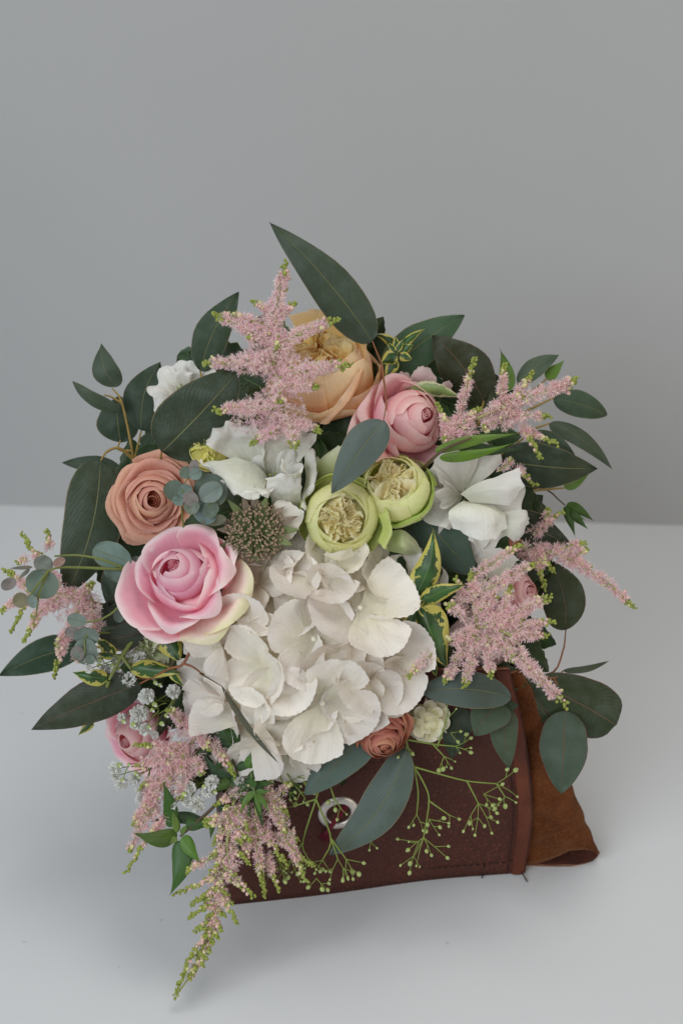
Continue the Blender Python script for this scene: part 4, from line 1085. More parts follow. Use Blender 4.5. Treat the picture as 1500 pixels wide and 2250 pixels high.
sprig('tall dark eucalyptus leaf behind the left of the astilbe plume', [
    lf((440, 815, 190), (525, 641, 170), 78, (0.045, 0.075, 0.06), bend=-12, arch=8)], [[(450, 860, 170), (440, 815, 190)]], group=EG)
sprig('topmost long eucalyptus leaf pointing up to the left', [
    lf((818, 750, 290), (592, 488, 330), 100, (0.066, 0.088, 0.080), widest=0.40, bend=12, arch=22, tilt=-8, k=1.2, cup=0.2)],
    [[(800, 940, 240), (842, 832, 280), (818, 750, 290)]], group=EG, mt='stemred', r=3)
sprig('wide mid green eucalyptus leaf at the top right behind the yellow variegated tip', [
    lf((842, 830, 170), (1020, 693, 160), 96, (0.065, 0.125, 0.085), bend=-10, arch=14)], [[(830, 880, 150), (842, 830, 170)]], group=EG)
sprig('brownish dark leaf standing above the upper pink rose', [
    lf((1062, 880, 165), (950, 737, 190), 112, (0.042, 0.044, 0.024), widest=0.42, bend=10, arch=14, k=1.1)], [[(1050, 930, 150), (1062, 880, 165)]], group=EG, lm='leafr')
sprig('upright bright green pointed leaf at the upper right', [
    lf((1112, 862, 120), (1097, 765, 110), 38, BRT, mt='bright', bend=6, tilt=20)], [[(1105, 930, 100), (1112, 862, 120)]], name='leafy_sprig', mt='stem')
sprig('grey green leaf pair at the far upper right with a bright leaf behind', [
    lf((1137, 842, 110), (1227, 780, 95), 48, (0.085, 0.12, 0.105), bend=-8, tilt=20),
    lf((1200, 832, 90), (1240, 790, 85), 28, BRT, mt='bright')], [[(1120, 900, 100), (1137, 842, 110)], [(1130, 880, 100), (1180, 850, 92), (1200, 832, 90)]], group=EG)
sprig('oval grey green leaf pointing right beside the upper right astilbe', [
    lf((1216, 874, 100), (1333, 912, 100), 58, (0.075, 0.12, 0.10), bend=-4, arch=10, widest=0.5, k=1.05)], [[(1120, 920, 90), (1216, 874, 100)]], group=EG)
sprig('narrow curved grey leaf pointing down at the far right', [
    lf((1207, 930, 90), (1345, 1032, 90), 42, (0.085, 0.11, 0.10), bend=-14, arch=8, widest=0.38, tilt=15)], [[(1120, 960, 90), (1207, 930, 90)]], group=EG)
sprig('long dark leaf pointing right behind the right white lisianthus', [
    lf((1100, 1010, 160), (1312, 1030, 150), 100, (0.035, 0.050, 0.040), bend=6, arch=16, widest=0.42),
    lf((1160, 955, 130), (1265, 1005, 110), 46, (0.07, 0.10, 0.088), bend=-6),
    lf((1240, 1072, 110), (1308, 1022, 105), 32, BRT, mt='bright'),
    lf((1145, 1140, 130), (1192, 1088, 120), 56, (0.04, 0.06, 0.05), bend=-6)],
    [[(1060, 1060, 140), (1100, 1010, 160)], [(1100, 1000, 150), (1160, 955, 130)], [(1150, 1080, 120), (1240, 1072, 110)], [(1110, 1150, 120), (1145, 1140, 130)]], group=EG)
sprig('dark pointed leaf below the right white lisianthus', [
    lf((1112, 1148, 170), (1258, 1201, 150), 78, (0.034, 0.044, 0.030), bend=-6, arch=10, widest=0.36)], [[(1090, 1160, 150), (1112, 1148, 170)]], group=EG)
sprig('single blue grey leaf lying across the two garden roses', [
    lf((842, 924, 400), (728, 1085, 470), 88, (0.098, 0.138, 0.132), widest=0.42, arch=12, k=1.15, bend=4)], [[(838, 800, 290), (848, 880, 370), (842, 924, 400)]], group=EG, mt='stemred', r=2.6)
sprig('large blue green leaf behind the right garden rose and the white lisianthus', [
    lf((900, 1105, 255), (1040, 1262, 275), 112, (0.078, 0.125, 0.135), widest=0.48, arch=12, k=1.05)], [[(880, 1130, 240), (900, 1105, 255)]], group=EG)
sprig('dark oval leaf hanging upside down on a red stem at right', [
    lf((1242, 1384, 130), (1203, 1228, 120), 96, (0.050, 0.064, 0.036), bend=14, arch=12, k=1.15)],
    [[(1130, 1480, 130), (1210, 1480, 130), (1236, 1430, 132), (1242, 1384, 130)]], group=EG, mt='stemred', lm='leafr', r=3)
sprig('big dark eucalyptus sprig hanging over the right side of the leather', [
    lf((1170, 1496, 160), (1352, 1592, 140), 126, (0.042, 0.058, 0.034), bend=-4, arch=14, widest=0.62, k=0.9, tipk=0.8),
    lf((1128, 1478, 165), (1220, 1592, 150), 80, (0.045, 0.062, 0.038), bend=6, arch=8),
    lf((1242, 1562, 170), (1232, 1744, 185), 106, (0.074, 0.105, 0.10), widest=0.46, k=1.1, arch=14),
    lf((1198, 1540, 150), (1192, 1648, 140), 56, (0.038, 0.055, 0.045), bend=4),
    lf((1236, 1474, 140), (1338, 1452, 140), 18, (0.07, 0.09, 0.07), tilt=30, bend=6)],
    [[(1100, 1465, 160), (1160, 1480, 162), (1215, 1490, 160), (1236, 1474, 140)], [(1160, 1480, 162), (1198, 1540, 152)], [(1215, 1490, 160), (1238, 1530, 165), (1242, 1562, 170)]], group=EG, mt='stemred', lm='leafr', r=3)
sprig('smooth blue green leaf lying sideways above the leather edge', [
    lf((925, 1517, 330), (1122, 1532, 320), 80, (0.094, 0.132, 0.126), bend=-10, arch=12, widest=0.6, k=1.0)], [[(870, 1520, 290), (925, 1517, 330)]], group=EG, mt='stemor', r=2.6)
sprig('group of grey green leaves under the blue green leaf, on the leather', [
    lf((1105, 1545, 275), (1040, 1616, 300), 84, (0.088, 0.122, 0.105), bend=8, arch=8, widest=0.4, k=1.0),
    lf((1105, 1552, 262), (1138, 1550, 262), 26, (0.06, 0.085, 0.065)),
    lf((1020, 1556, 255), (992, 1668, 262), 64, (0.034, 0.05, 0.036), bend=6, arch=8),
    lf((1112, 1556, 262), (1118, 1690, 250), 62, (0.085, 0.112, 0.09), bend=8, arch=10, widest=0.42)],
    [[(1060, 1500, 260), (1090, 1530, 268), (1105, 1545, 275)], [(1090, 1530, 268), (1112, 1556, 262)], [(1060, 1510, 258), (1020, 1556, 255)]], group=EG, mt='stemor', r=2.8, lm='leafr')
sprig('two blue green leaves hanging below the hydrangea, one over the nickel eyelet', [
    lf((846, 1560, 310), (669, 1747, 330), 92, (0.099, 0.150, 0.135), widest=0.5, arch=12, k=1.15, bend=-3),
    lf((893, 1648, 290), (724, 1879, 280), 94, (0.092, 0.132, 0.118), widest=0.46, arch=14, k=1.1, bend=-28)],
    [[(870, 1530, 260), (889, 1590, 285), (893, 1648, 290)], [(870, 1530, 260), (846, 1560, 310)]], group=EG, mt='stem', r=2.6)
# left
sprig('large drooping dark leaf at left of the copper rose', [
    lf((222, 1012, 240), (148, 1304, 240), 134, (0.050, 0.066, 0.050), widest=0.45, k=1.0, bend=-16, arch=22)],
    [[(295, 1010, 200), (262, 985, 225), (236, 992, 236), (222, 1012, 240)]], group=EG, mt='stemor', r=4)
sprig('dark leaf tips behind the large drooping leaf', [
    lf((270, 1036, 120), (136, 1017, 110), 42, (0.045, 0.07, 0.06), bend=6),
    lf((262, 1060, 170), (222, 1215, 170), 80, (0.042, 0.058, 0.045), bend=10, arch=6)], [[(300, 1050, 120), (270, 1036, 120)], [(300, 1060, 140), (262, 1060, 170)]], group=EG)
sprig('dark green rounded leaves under the silver leaves at left of the pink rose', [
    lf((300, 1235, 240), (238, 1330, 240), 104, (0.042, 0.062, 0.052), k=1.0, arch=8),
    lf((318, 1384, 300), (216, 1398, 290), 60, (0.032, 0.036, 0.026), bend=-10, arch=8),
    lf((270, 1330, 220), (222, 1375, 215), 60, (0.085, 0.115, 0.108), arch=5)], [[(330, 1270, 220), (300, 1235, 240)], [(340, 1370, 260), (318, 1384, 300)], [(300, 1320, 200), (270, 1330, 220)]], group=EG, lm='leafr')
sprig('deep green pointed leaf at the far left lower edge', [
    lf((180, 1418, 140), (-2, 1485, 150), 78, (0.036, 0.072, 0.052), bend=8, arch=12, widest=0.42)], [[(280, 1430, 140), (180, 1418, 140)]], group=EG)
sprig('long dark purple edged leaf on a red stem at lower left', [
    lf((308, 1502, 300), (69, 1604, 290), 96, (0.044, 0.054, 0.042), widest=0.42, bend=4, arch=16, tilt=8),
    lf((240, 1500, 230), (112, 1582, 225), 74, (0.036, 0.062, 0.042), bend=-6)],
    [[(436, 1392, 340), (403, 1458, 345), (373, 1469, 340), (308, 1502, 300)], [(403, 1458, 345), (425, 1466, 352), (450, 1486, 360)], [(330, 1490, 300), (280, 1490, 260), (240, 1500, 230)]], group=EG, mt='stemred', lm='leafr', r=4)
sprig('thin grey leaf seen edge on, lying across the bottom of the hydrangea', [
    lf((487, 1507, 420), (612, 1677, 430), 15, (0.10, 0.10, 0.075), bend=7, tilt=20)], [[(440, 1480, 370), (487, 1507, 420)]], group=EG, mt='stembr', r=2)
sprig('small dark upright leaf between the pink rose and the lower astilbe', [
    lf((372, 1560, 300), (346, 1622, 305), 26, (0.045, 0.045, 0.035), tilt=20)], [[(390, 1530, 280), (372, 1560, 300)]], name='leafy_sprig', mt='stem', r=2)

# silver round leaved eucalyptus
BBG = 'silver dollar eucalyptus tips'
MV = (0.20, 0.175, 0.175)
RL = dict(k=1.0, widest=0.5, cup=-0.15, tipk=1.0)
sprig('silver round leaved tip standing over the copper rose', [
    lf((402, 1094, 432), (365, 1063, 425), 46, (0.10, 0.14, 0.11), **RL), lf((394, 1090, 442), (420, 1068, 446), 30, SIL, **RL),
    lf((396, 1092, 444), (386, 1110, 446), 26, SIL, **RL), lf((440, 1096, 448), (486, 1066, 450), 46, (0.17, 0.215, 0.205), **RL),
    lf((430, 1098, 425), (494, 1058, 418), 76, (0.11, 0.15, 0.13), **RL), lf((434, 1106, 452), (404, 1086, 458), 32, MV, **RL),
    lf((436, 1104, 450), (406, 1122, 455), 34, (0.14, 0.17, 0.14), **RL), lf((462, 1108, 435), (440, 1148, 425), 54, (0.13, 0.19, 0.19), **RL),
    lf((448, 1110, 440), (478, 1128, 436), 40, (0.12, 0.16, 0.13), **RL),
    lf((498, 1140, 428), (440, 1150, 425), 26, (0.13, 0.13, 0.095), tilt=20), lf((418, 1048, 452), (399, 1028, 455), 30, (0.12, 0.16, 0.13), **RL),
    lf((424, 1040, 456), (430, 1010, 458), 23, MV, **RL), lf((416, 1048, 455), (442, 1034, 458), 28, SIL, **RL)],
    [[(404, 1160, 395), (399, 1115, 425), (401, 1088, 440), (405, 1064, 446), (420, 1044, 454)], [(464, 1140, 420), (462, 1108, 440), (446, 1098, 450)]], name='eucalyptus_sprig', group=BBG, mt='stem', r=2.4)
sprig('silver round leaved branch reaching far left across the drooping leaf', [
    lf((116, 1248, 420), (76, 1230, 430), 38, (0.16, 0.18, 0.165), **RL), lf((108, 1254, 425), (80, 1312, 430), 74, (0.12, 0.165, 0.135), **RL),
    lf((118, 1242, 425), (143, 1228, 428), 20, (0.26, 0.16, 0.14), **RL), lf((62, 1312, 470), (30, 1326, 475), 34, (0.17, 0.16, 0.10), **RL),
    lf((68, 1308, 470), (76, 1336, 472), 22, SIL, **RL), lf((72, 1246, 430), (22, 1249, 440), 9, (0.15, 0.13, 0.11)), lf((66, 1250, 430), (40, 1273, 435), 9, (0.15, 0.15, 0.13)),
    lf((36, 1274, 440), (4, 1292, 445), 27, (0.19, 0.165, 0.165), **RL),
    lf((288, 1236, 372), (204, 1206, 366), 62, (0.125, 0.185, 0.165), **RL), lf((262, 1248, 368), (243, 1274, 362), 50, (0.115, 0.165, 0.145), **RL),
    lf((300, 1222, 352), (300, 1292, 346), 44, (0.14, 0.195, 0.185), **RL), lf((266, 1328, 330), (260, 1368, 326), 26, (0.12, 0.16, 0.16), **RL),
    lf((190, 1368, 362), (148, 1358, 366), 32, (0.16, 0.21, 0.19), **RL)],
    [[(300, 1249, 360), (250, 1250, 385), (180, 1247, 405), (132, 1247, 420), (107, 1254, 425)], [(267, 1246, 380), (222, 1229, 396), (171, 1220, 410), (120, 1222, 425)],
     [(107, 1254, 425), (80, 1290, 460), (64, 1312, 470)], [(107, 1254, 425), (88, 1300, 450), (80, 1350, 450)], [(294, 1252, 362), (264, 1328, 360), (228, 1358, 360), (190, 1368, 362)]], group=BBG, mt='stem', r=4)
sprig('silver round leaved tip hanging below the left astilbe plume', [
    lf((188, 1418, 345), (192, 1378, 350), 58, (0.15, 0.195, 0.18), **RL), lf((187, 1402, 352), (190, 1460, 350), 52, (0.145, 0.19, 0.175), **RL),
    lf((186, 1430, 356), (156, 1441, 355), 32, MV, **RL), lf((172, 1386, 345), (143, 1391, 345), 26, MV, **RL), lf((192, 1440, 355), (206, 1458, 352), 20, SIL, **RL)],
    [[(240, 1390, 300), (205, 1392, 340), (188, 1402, 352), (187, 1436, 358)]], group=BBG, mt='stem', r=2.4)

# variegated sprigs
VG = 'variegated leaf sprigs'
sprig('yellow edged variegated tip rising from the right of the hydrangea', [
    lf((912, 1310, 365), (951, 1162, 375), 60, mt='var', bend=12, arch=12, cup=0.5, twist=20), lf((922, 1326, 372), (1024, 1284, 365), 40, mt='var', bend=-6, cup=0.5, arch=6),
    lf((922, 1328, 370), (886, 1407, 365), 38, mt='var', cup=0.5, bend=4), lf((926, 1334, 374), (984, 1468, 350), 88, mt='var', bend=4, arch=10, cup=0.4),
    lf((946, 1448, 330), (958, 1488, 328), 20, mt='var'), lf((920, 1335, 380), (962, 1362, 375), 18, mt='var', bend=4), lf((916, 1330, 382), (934, 1318, 385), 14, mt='var')],
    [[(930, 1400, 320), (924, 1350, 360), (921, 1326, 376), (914, 1310, 372)]], name='variegated_sprig', cat='leaf sprig', group=VG, mt='stem', r=3)
sprig('yellow edged variegated stem crossing the white gypsophila at lower left', [
    lf((236, 1490, 315), (160, 1477, 315), 38, mt='var', bend=-4, cup=0.5, arch=8), lf((252, 1442, 305), (207, 1403, 300), 34, mt='var', cup=0.5, bend=4),
    lf((248, 1438, 305), (214, 1436, 300), 26, mt='var', cup=0.4), lf((286, 1472, 315), (402, 1480, 330), 40, mt='var', cup=0.6, bend=-4, arch=6), lf((290, 1470, 318), (345, 1462, 325), 26, mt='var', cup=0.5),
    lf((372, 1474, 322), (404, 1508, 320), 18, mt='var'), lf((360, 1390, 290), (398, 1458, 300), 54, mt='var', cup=0.4, arch=6), lf((205, 1585, 240), (172, 1616, 240), 20, mt='var'),
    lf((330, 1420, 280), (300, 1385, 280), 30, mt='var', cup=0.4)],
    [[(312, 1378, 280), (268, 1442, 310), (240, 1494, 318)], [(268, 1442, 310), (288, 1470, 316)], [(268, 1444, 310), (250, 1440, 305)], [(240, 1494, 318), (222, 1550, 270), (205, 1585, 240)], [(330, 1370, 270), (345, 1380, 280), (360, 1390, 290)]], name='variegated_sprig', group=VG, mt='stem', r=6.5)
sprig('yellow variegated tip right of the peach rose at the top', [
    lf((878, 768, 235), (933, 722, 240), 20, mt='var', bend=-4, cup=0.6), lf((872, 764, 235), (820, 734, 238), 22, mt='var', bend=6, cup=0.6), lf((876, 772, 240), (908, 758, 246), 24, mt='var', cup=0.5),
    lf((870, 778, 240), (836, 800, 238), 34, mt='var', cup=0.4), lf((872, 768, 245), (868, 738, 250), 18, mt='var'), lf((878, 780, 242), (906, 790, 244), 22, mt='var'), lf((868, 790, 236), (846, 836, 230), 28, mt='var'), lf((872, 772, 248), (886, 744, 252), 14, mt='var'), lf((866, 772, 248), (852, 752, 250), 14, mt='var')],
    [[(866, 850, 190), (866, 810, 225), (874, 770, 240)]], name='variegated_sprig', group=VG, mt='stem', r=3)
sprig('pale serrated variegated leaf lying on top of the upper pink rose', [
    lf((902, 852, 270), (1008, 872, 265), 36, mt='varpale', cup=0.5, serr=0.12, bend=-6), lf((905, 858, 262), (960, 838, 255), 26, mt='varpale', cup=0.5, serr=0.12)], [[(870, 860, 240), (902, 852, 270)]], name='variegated_sprig', group=VG, mt='stem', r=2.5)

# leafy green stems
LSG = 'green leafy stems'
sprig('glossy green leafy stem with a star of pointed leaves at lower left', [
    lf((376, 1818, 350), (358, 1716, 360), 34, (0.045, 0.125, 0.018), bend=6, cup=0.5), lf((390, 1836, 352), (291, 1829, 362), 40, (0.075, 0.13, 0.02), bend=-10, cup=0.4, arch=10), lf((400, 1848, 355), (373, 1968, 365), 50, (0.055, 0.14, 0.03), bend=-12, cup=0.4, arch=8),
    lf((404, 1836, 358), (442, 1898, 368), 32, (0.085, 0.19, 0.035), bend=4, cup=0.5), lf((392, 1828, 360), (378, 1780, 368), 18, (0.10, 0.17, 0.03), cup=0.5), lf((408, 1808, 350), (468, 1816, 345), 36, (0.05, 0.12, 0.025), bend=-4, cup=0.4),
    lf((440, 1800, 345), (327, 1806, 340), 28, (0.03, 0.055, 0.025), bend=6), lf((482, 1763, 345), (532, 1896, 350), 20, (0.045, 0.11, 0.055), bend=-8, tilt=25), lf((470, 1790, 345), (462, 1846, 352), 18, (0.08, 0.15, 0.03), cup=0.5),
    lf((508, 1712, 335), (446, 1650, 335), 24, (0.035, 0.075, 0.045), bend=-12, tilt=25), lf((506, 1716, 340), (464, 1740, 345), 24, (0.07, 0.13, 0.025), cup=0.5), lf((388, 1840, 362), (372, 1856, 366), 14, (0.10, 0.16, 0.03)), lf((398, 1832, 362), (412, 1810, 366), 12, (0.09, 0.16, 0.03))],
    [[(560, 1640, 290), (523, 1709, 330), (470, 1772, 340), (435, 1804, 345), (396, 1838, 354)]], name='leafy_sprig', group=LSG, mt='stembr', r=5, lm='bright')
sprig('glossy green leafy stem hanging left of the eyelet below the hydrangea', [
    lf((546, 1688, 345), (562, 1636, 350), 30, (0.07, 0.17, 0.025), cup=0.5, bend=4), lf((556, 1662, 335), (580, 1828, 345), 32, (0.030, 0.085, 0.02), bend=4, cup=0.4), lf((553, 1718, 345), (504, 1766, 348), 24, (0.045, 0.11, 0.02), bend=6, cup=0.4),
    lf((560, 1738, 352), (527, 1792, 358), 15, (0.10, 0.19, 0.03), bend=6), lf((560, 1742, 352), (592, 1788, 358), 14, (0.09, 0.18, 0.03), bend=-4), lf((562, 1740, 350), (594, 1738, 352), 12, (0.07, 0.16, 0.03)), lf((562, 1744, 354), (574, 1796, 358), 12, (0.085, 0.17, 0.03)), lf((560, 1730, 352), (548, 1704, 355), 16, (0.06, 0.14, 0.03)),
    lf((525, 1628, 345), (452, 1588, 342), 36, (0.035, 0.085, 0.02), cup=0.4, bend=6), lf((530, 1632, 338), (470, 1610, 335), 34, (0.03, 0.075, 0.02), cup=0.4, bend=-6), lf((520, 1640, 330), (486, 1560, 325), 40, (0.02, 0.05, 0.015), cup=0.4)],
    [[(540, 1610, 290), (548, 1680, 330), (560, 1742, 350)], [(545, 1650, 315), (525, 1628, 345)]], name='leafy_sprig', group=LSG, mt='stem', r=3.5, lm='bright')
sprig('dark green leafy shoot between the lower astilbe plumes and the hydrangea', [
    lf((500, 1640, 330), (440, 1610, 335), 34, (0.03, 0.075, 0.018), cup=0.4), lf((505, 1650, 332), (470, 1700, 340), 30, (0.035, 0.085, 0.02), cup=0.4), lf((512, 1660, 330), (545, 1600, 335), 30, (0.028, 0.07, 0.018), cup=0.4),
    lf((520, 1690, 335), (590, 1665, 338), 26, (0.04, 0.095, 0.02), cup=0.5), lf((522, 1700, 335), (500, 1760, 342), 24, (0.045, 0.11, 0.02), cup=0.5), lf((528, 1720, 336), (610, 1722, 338), 22, (0.05, 0.12, 0.022), cup=0.5), lf((530, 1735, 338), (552, 1800, 344), 22, (0.06, 0.14, 0.022), cup=0.5), lf((470, 1640, 325), (418, 1668, 332), 26, (0.03, 0.08, 0.02), cup=0.4)],
    [[(490, 1600, 290), (505, 1650, 326), (520, 1695, 332), (532, 1740, 336)]], name='leafy_sprig', group=LSG, mt='stembr', r=3, lm='bright')
sprig('bright green leaf pair lying between the upper pink rose and the right lisianthus', [
    lf((955, 992, 345), (1142, 952, 340), 26, (0.115, 0.20, 0.035), bend=-6, cup=0.4, arch=10), lf((965, 1006, 352), (1132, 972, 348), 24, (0.10, 0.20, 0.02), bend=8, cup=0.4), lf((1000, 978, 325), (1150, 985, 300), 30, (0.045, 0.09, 0.04), cup=0.3, bend=8)],
    [[(930, 1030, 300), (948, 1010, 345), (980, 985, 362), (1035, 962, 360)]], name='leafy_sprig', group=LSG, mt='stembr', r=5, lm='bright')
sprig('small green shoot sticking out to the far right above the table edge', [
    lf((1242, 1112, 110), (1263, 1180, 112), 20, (0.055, 0.12, 0.02), cup=0.5), lf((1244, 1108, 110), (1304, 1146, 112), 24, (0.06, 0.12, 0.02), cup=0.5, bend=-4), lf((1252, 1125, 112), (1292, 1164, 114), 18, (0.05, 0.11, 0.02), cup=0.5), lf((1256, 1130, 112), (1284, 1142, 116), 12, (0.07, 0.14, 0.03))],
    [[(1120, 1090, 120), (1190, 1072, 110), (1240, 1110, 110)]], name='leafy_sprig', group=LSG, mt='stembr', r=2.8, lm='bright')
# dark serrated leaves filling the gaps between the flowers
FG = 'dark serrated leaves deep in the bouquet'
FILL = []
def filler(label, pts, sd): FILL.append((label, list(pts), sd))
filler('dark serrated leaf between the peach rose and the upper pink rose', [(760, 945, 235, 110, 60), (820, 860, 190, 90, 100), (720, 990, 240, 90, 20)], 1)
filler('dark serrated leaves behind the copper rose and white lisianthus', [(470, 1080, 300, 90, -30), (440, 960, 240, 90, 30), (520, 920, 240, 100, 70), (455, 1140, 320, 70, 200)], 2)
filler('dark serrated leaves under the garden roses', [(830, 1210, 290, 100, -40), (920, 1150, 240, 100, 10), (700, 1030, 290, 80, 90), (690, 1060, 300, 70, 120)], 3)
filler('dark serrated leaves behind the right hand astilbe plume', [(1010, 1330, 200, 110, 20), (1120, 1250, 140, 110, 0), (960, 1420, 230, 100, -60), (1150, 1390, 120, 90, -20), (1040, 1510, 215, 90, -80), (1130, 1330, 150, 84, 40), (1150, 1430, 140, 84, -40), (1085, 1480, 190, 90, -20), (1175, 1275, 110, 80, 60), (1110, 1390, 170, 90, 10)], 4)
filler('dark serrated leaves below the large pink rose', [(400, 1440, 250, 100, 200), (430, 1540, 255, 100, 220), (350, 1420, 215, 90, 180), (300, 1480, 200, 90, 200), (480, 1620, 255, 100, 250)], 5)
filler('dark serrated leaves under the lower edge of the hydrangea', [(560, 1690, 265, 90, 260), (640, 1690, 262, 80, 270), (740, 1660, 258, 80, 280), (500, 1680, 262, 90, 240), (900, 1540, 215, 90, -60), (440, 1690, 240, 80, 230)], 6)
filler('dark serrated leaves behind the upper right astilbe', [(1010, 900, 120, 100, 40), (1060, 960, 150, 100, 0), (1090, 900, 80, 90, 30), (960, 1000, 210, 80, 0)], 7)
filler('dark serrated leaves behind the peach rose', [(610, 860, 120, 110, 120), (800, 770, 130, 100, 60), (560, 900, 180, 110, 140), (760, 700, 150, 60, 20)], 8)

_fr = random.Random(99)
for gy in range(720, 1700, 74):
    for gx in range(230, 1230, 74):
        x = gx + _fr.uniform(-26, 26); y = gy + _fr.uniform(-26, 26)
        r2 = ((x - 720) / 500.0) ** 2 + ((y - 1200) / 490.0) ** 2
        if r2 > 0.92: continue
        k = min(range(len(FILL)), key=lambda i: (FILL[i][1][0][0] - x) ** 2 + (FILL[i][1][0][1] - y) ** 2)
        FILL[k][1].append((x, y, dome(x, y) * 0.62 - 70 + _fr.uniform(-15, 15), _fr.uniform(84, 116), _fr.uniform(0, 360)))
for label, pts, sd in FILL:
    r = random.Random(sd); ls = []
    x0, y0, z0 = pts[0][:3]
    for (x, y, z, w, a) in pts:
        L = w * 1.7; a = math.radians(a)
        ls.append(lf((x - math.cos(a) * L * 0.5, y + math.sin(a) * L * 0.5, z - 12), (x + math.cos(a) * L * 0.5, y - math.sin(a) * L * 0.5, z + 8), w, (0.034 + 0.014 * r.random(), 0.062 + 0.02 * r.random(), 0.030), mt='bright', serr=0.14, nv=22, tilt=r.uniform(-15, 15), k=1.1))
    sprig(label, ls, [[(x0, y0, z0 - 60), (x0, y0, z0 - 14)]], name='serrated_sprig', group=FG, mt='stem', r=3)

# ------------------------------------------------------------------ astilbe plumes
astilbe('tall pink astilbe plume in front of the peach rose', (640, 985, 360), [[(650, 1000, 340), (620, 890, 400), (602, 790, 410), (604, 690, 400), (628, 575, 390)]], [
    ((603, 800, 410), (630, 572, 390), 52, 0.16), ((604, 800, 415), (445, 801, 420), 44, 0.16), ((600, 750, 410), (466, 690, 410), 40, 0.22), ((600, 720, 405), (492, 690, 412), 34, 0.3), ((605, 690, 402), (553, 663, 410), 20, 0.3),
    ((606, 700, 402), (650, 664, 408), 22, 0.3), ((606, 650, 396), (629, 634, 402), 12, 0.5), ((604, 760, 412), (747, 701, 415), 36, 0.22), ((610, 830, 415), (775, 801, 425), 44, 0.2), ((618, 850, 418), (700, 852, 430), 34, 0.15),
    ((622, 900, 415), (467, 900, 420), 46, 0.2), ((640, 930, 405), (550, 975, 415), 38, 0.2), ((635, 920, 412), (648, 985, 425), 46, 0.16), ((640, 925, 405), (706, 948, 415), 30, 0.22), ((610, 840, 425), (612, 885, 440), 40, 0.15), ((604, 740, 418), (610, 765, 432), 30, 0.2), ((560, 750, 415), (545, 740, 428), 22, 0.3)],
    bulk=[((600, 775, 408), 55, 62, 26, 150), ((560, 795, 405), 60, 32, 22, 90), ((600, 900, 405), 70, 42, 24, 130), ((555, 925, 395), 48, 30, 20, 60), ((645, 815, 405), 50, 40, 22, 70)], density=1.3)
astilbe('pink astilbe plume stretching to the upper right', (985, 960, 300), [[(960, 1000, 250), (1010, 940, 310), (1080, 905, 320), (1150, 876, 300)]], [
    ((1080, 905, 320), (1267, 842, 280), 40, 0.10), ((1100, 905, 318), (1108, 797, 300), 28, 0.3), ((1130, 890, 315), (1172, 815, 290), 22, 0.4), ((1000, 945, 312), (1043, 785, 280), 26, 0.32), ((985, 958, 320), (958, 886, 315), 20, 0.5), ((990, 955, 322), (1055, 895, 318), 30, 0.3),
    ((1000, 960, 330), (975, 965, 338), 26, 0.1), ((1090, 925, 322), (1060, 940, 330), 34, 0.1), ((1110, 915, 320), (1207, 915, 300), 28, 0.25), ((1150, 935, 310), (1187, 1008, 300), 16, 0.7), ((1160, 950, 300), (1226, 977, 285), 14, 0.7), ((1095, 1035, 275), (1125, 1012, 270), 20, 0.1), ((1135, 1030, 270), (1178, 1068, 265), 13, 0.8), ((1090, 900, 322), (1145, 870, 325), 40, 0.1), ((1195, 862, 300), (1268, 832, 285), 26, 0.25)],
    bulk=[((1100, 915, 312), 48, 30, 18, 90), ((1010, 945, 315), 40, 26, 16, 70), ((1000, 950, 322), 34, 22, 12, 40)], pal=('ast1', 'astp', 'ast3'))
astilbe('dusty pink astilbe plume arching down at the far right', (1150, 1200, 170), [[(1120, 1210, 150), (1190, 1210, 180), (1260, 1230, 180)]], [
    ((1240, 1225, 180), (1397, 1338, 180), 28, 0.2), ((1170, 1205, 178), (1300, 1250, 182), 34, 0.05), ((1200, 1215, 182), (1286, 1193, 178), 28, 0.22), ((1170, 1175, 175), (1236, 1122, 165), 24, 0.45), ((1190, 1150, 170), (1205, 1118, 165), 16, 0.3), ((1170, 1215, 185), (1217, 1258, 190), 22, 0.6), ((1180, 1225, 185), (1196, 1298, 190), 16, 0.7), ((1150, 1205, 180), (1195, 1220, 188), 36, 0.1), ((1260, 1228, 180), (1290, 1205, 178), 22, 0.3)],
    bulk=[((1165, 1210, 172), 40, 24, 14, 60)], pal=('astp', 'ast1', 'ast3'))
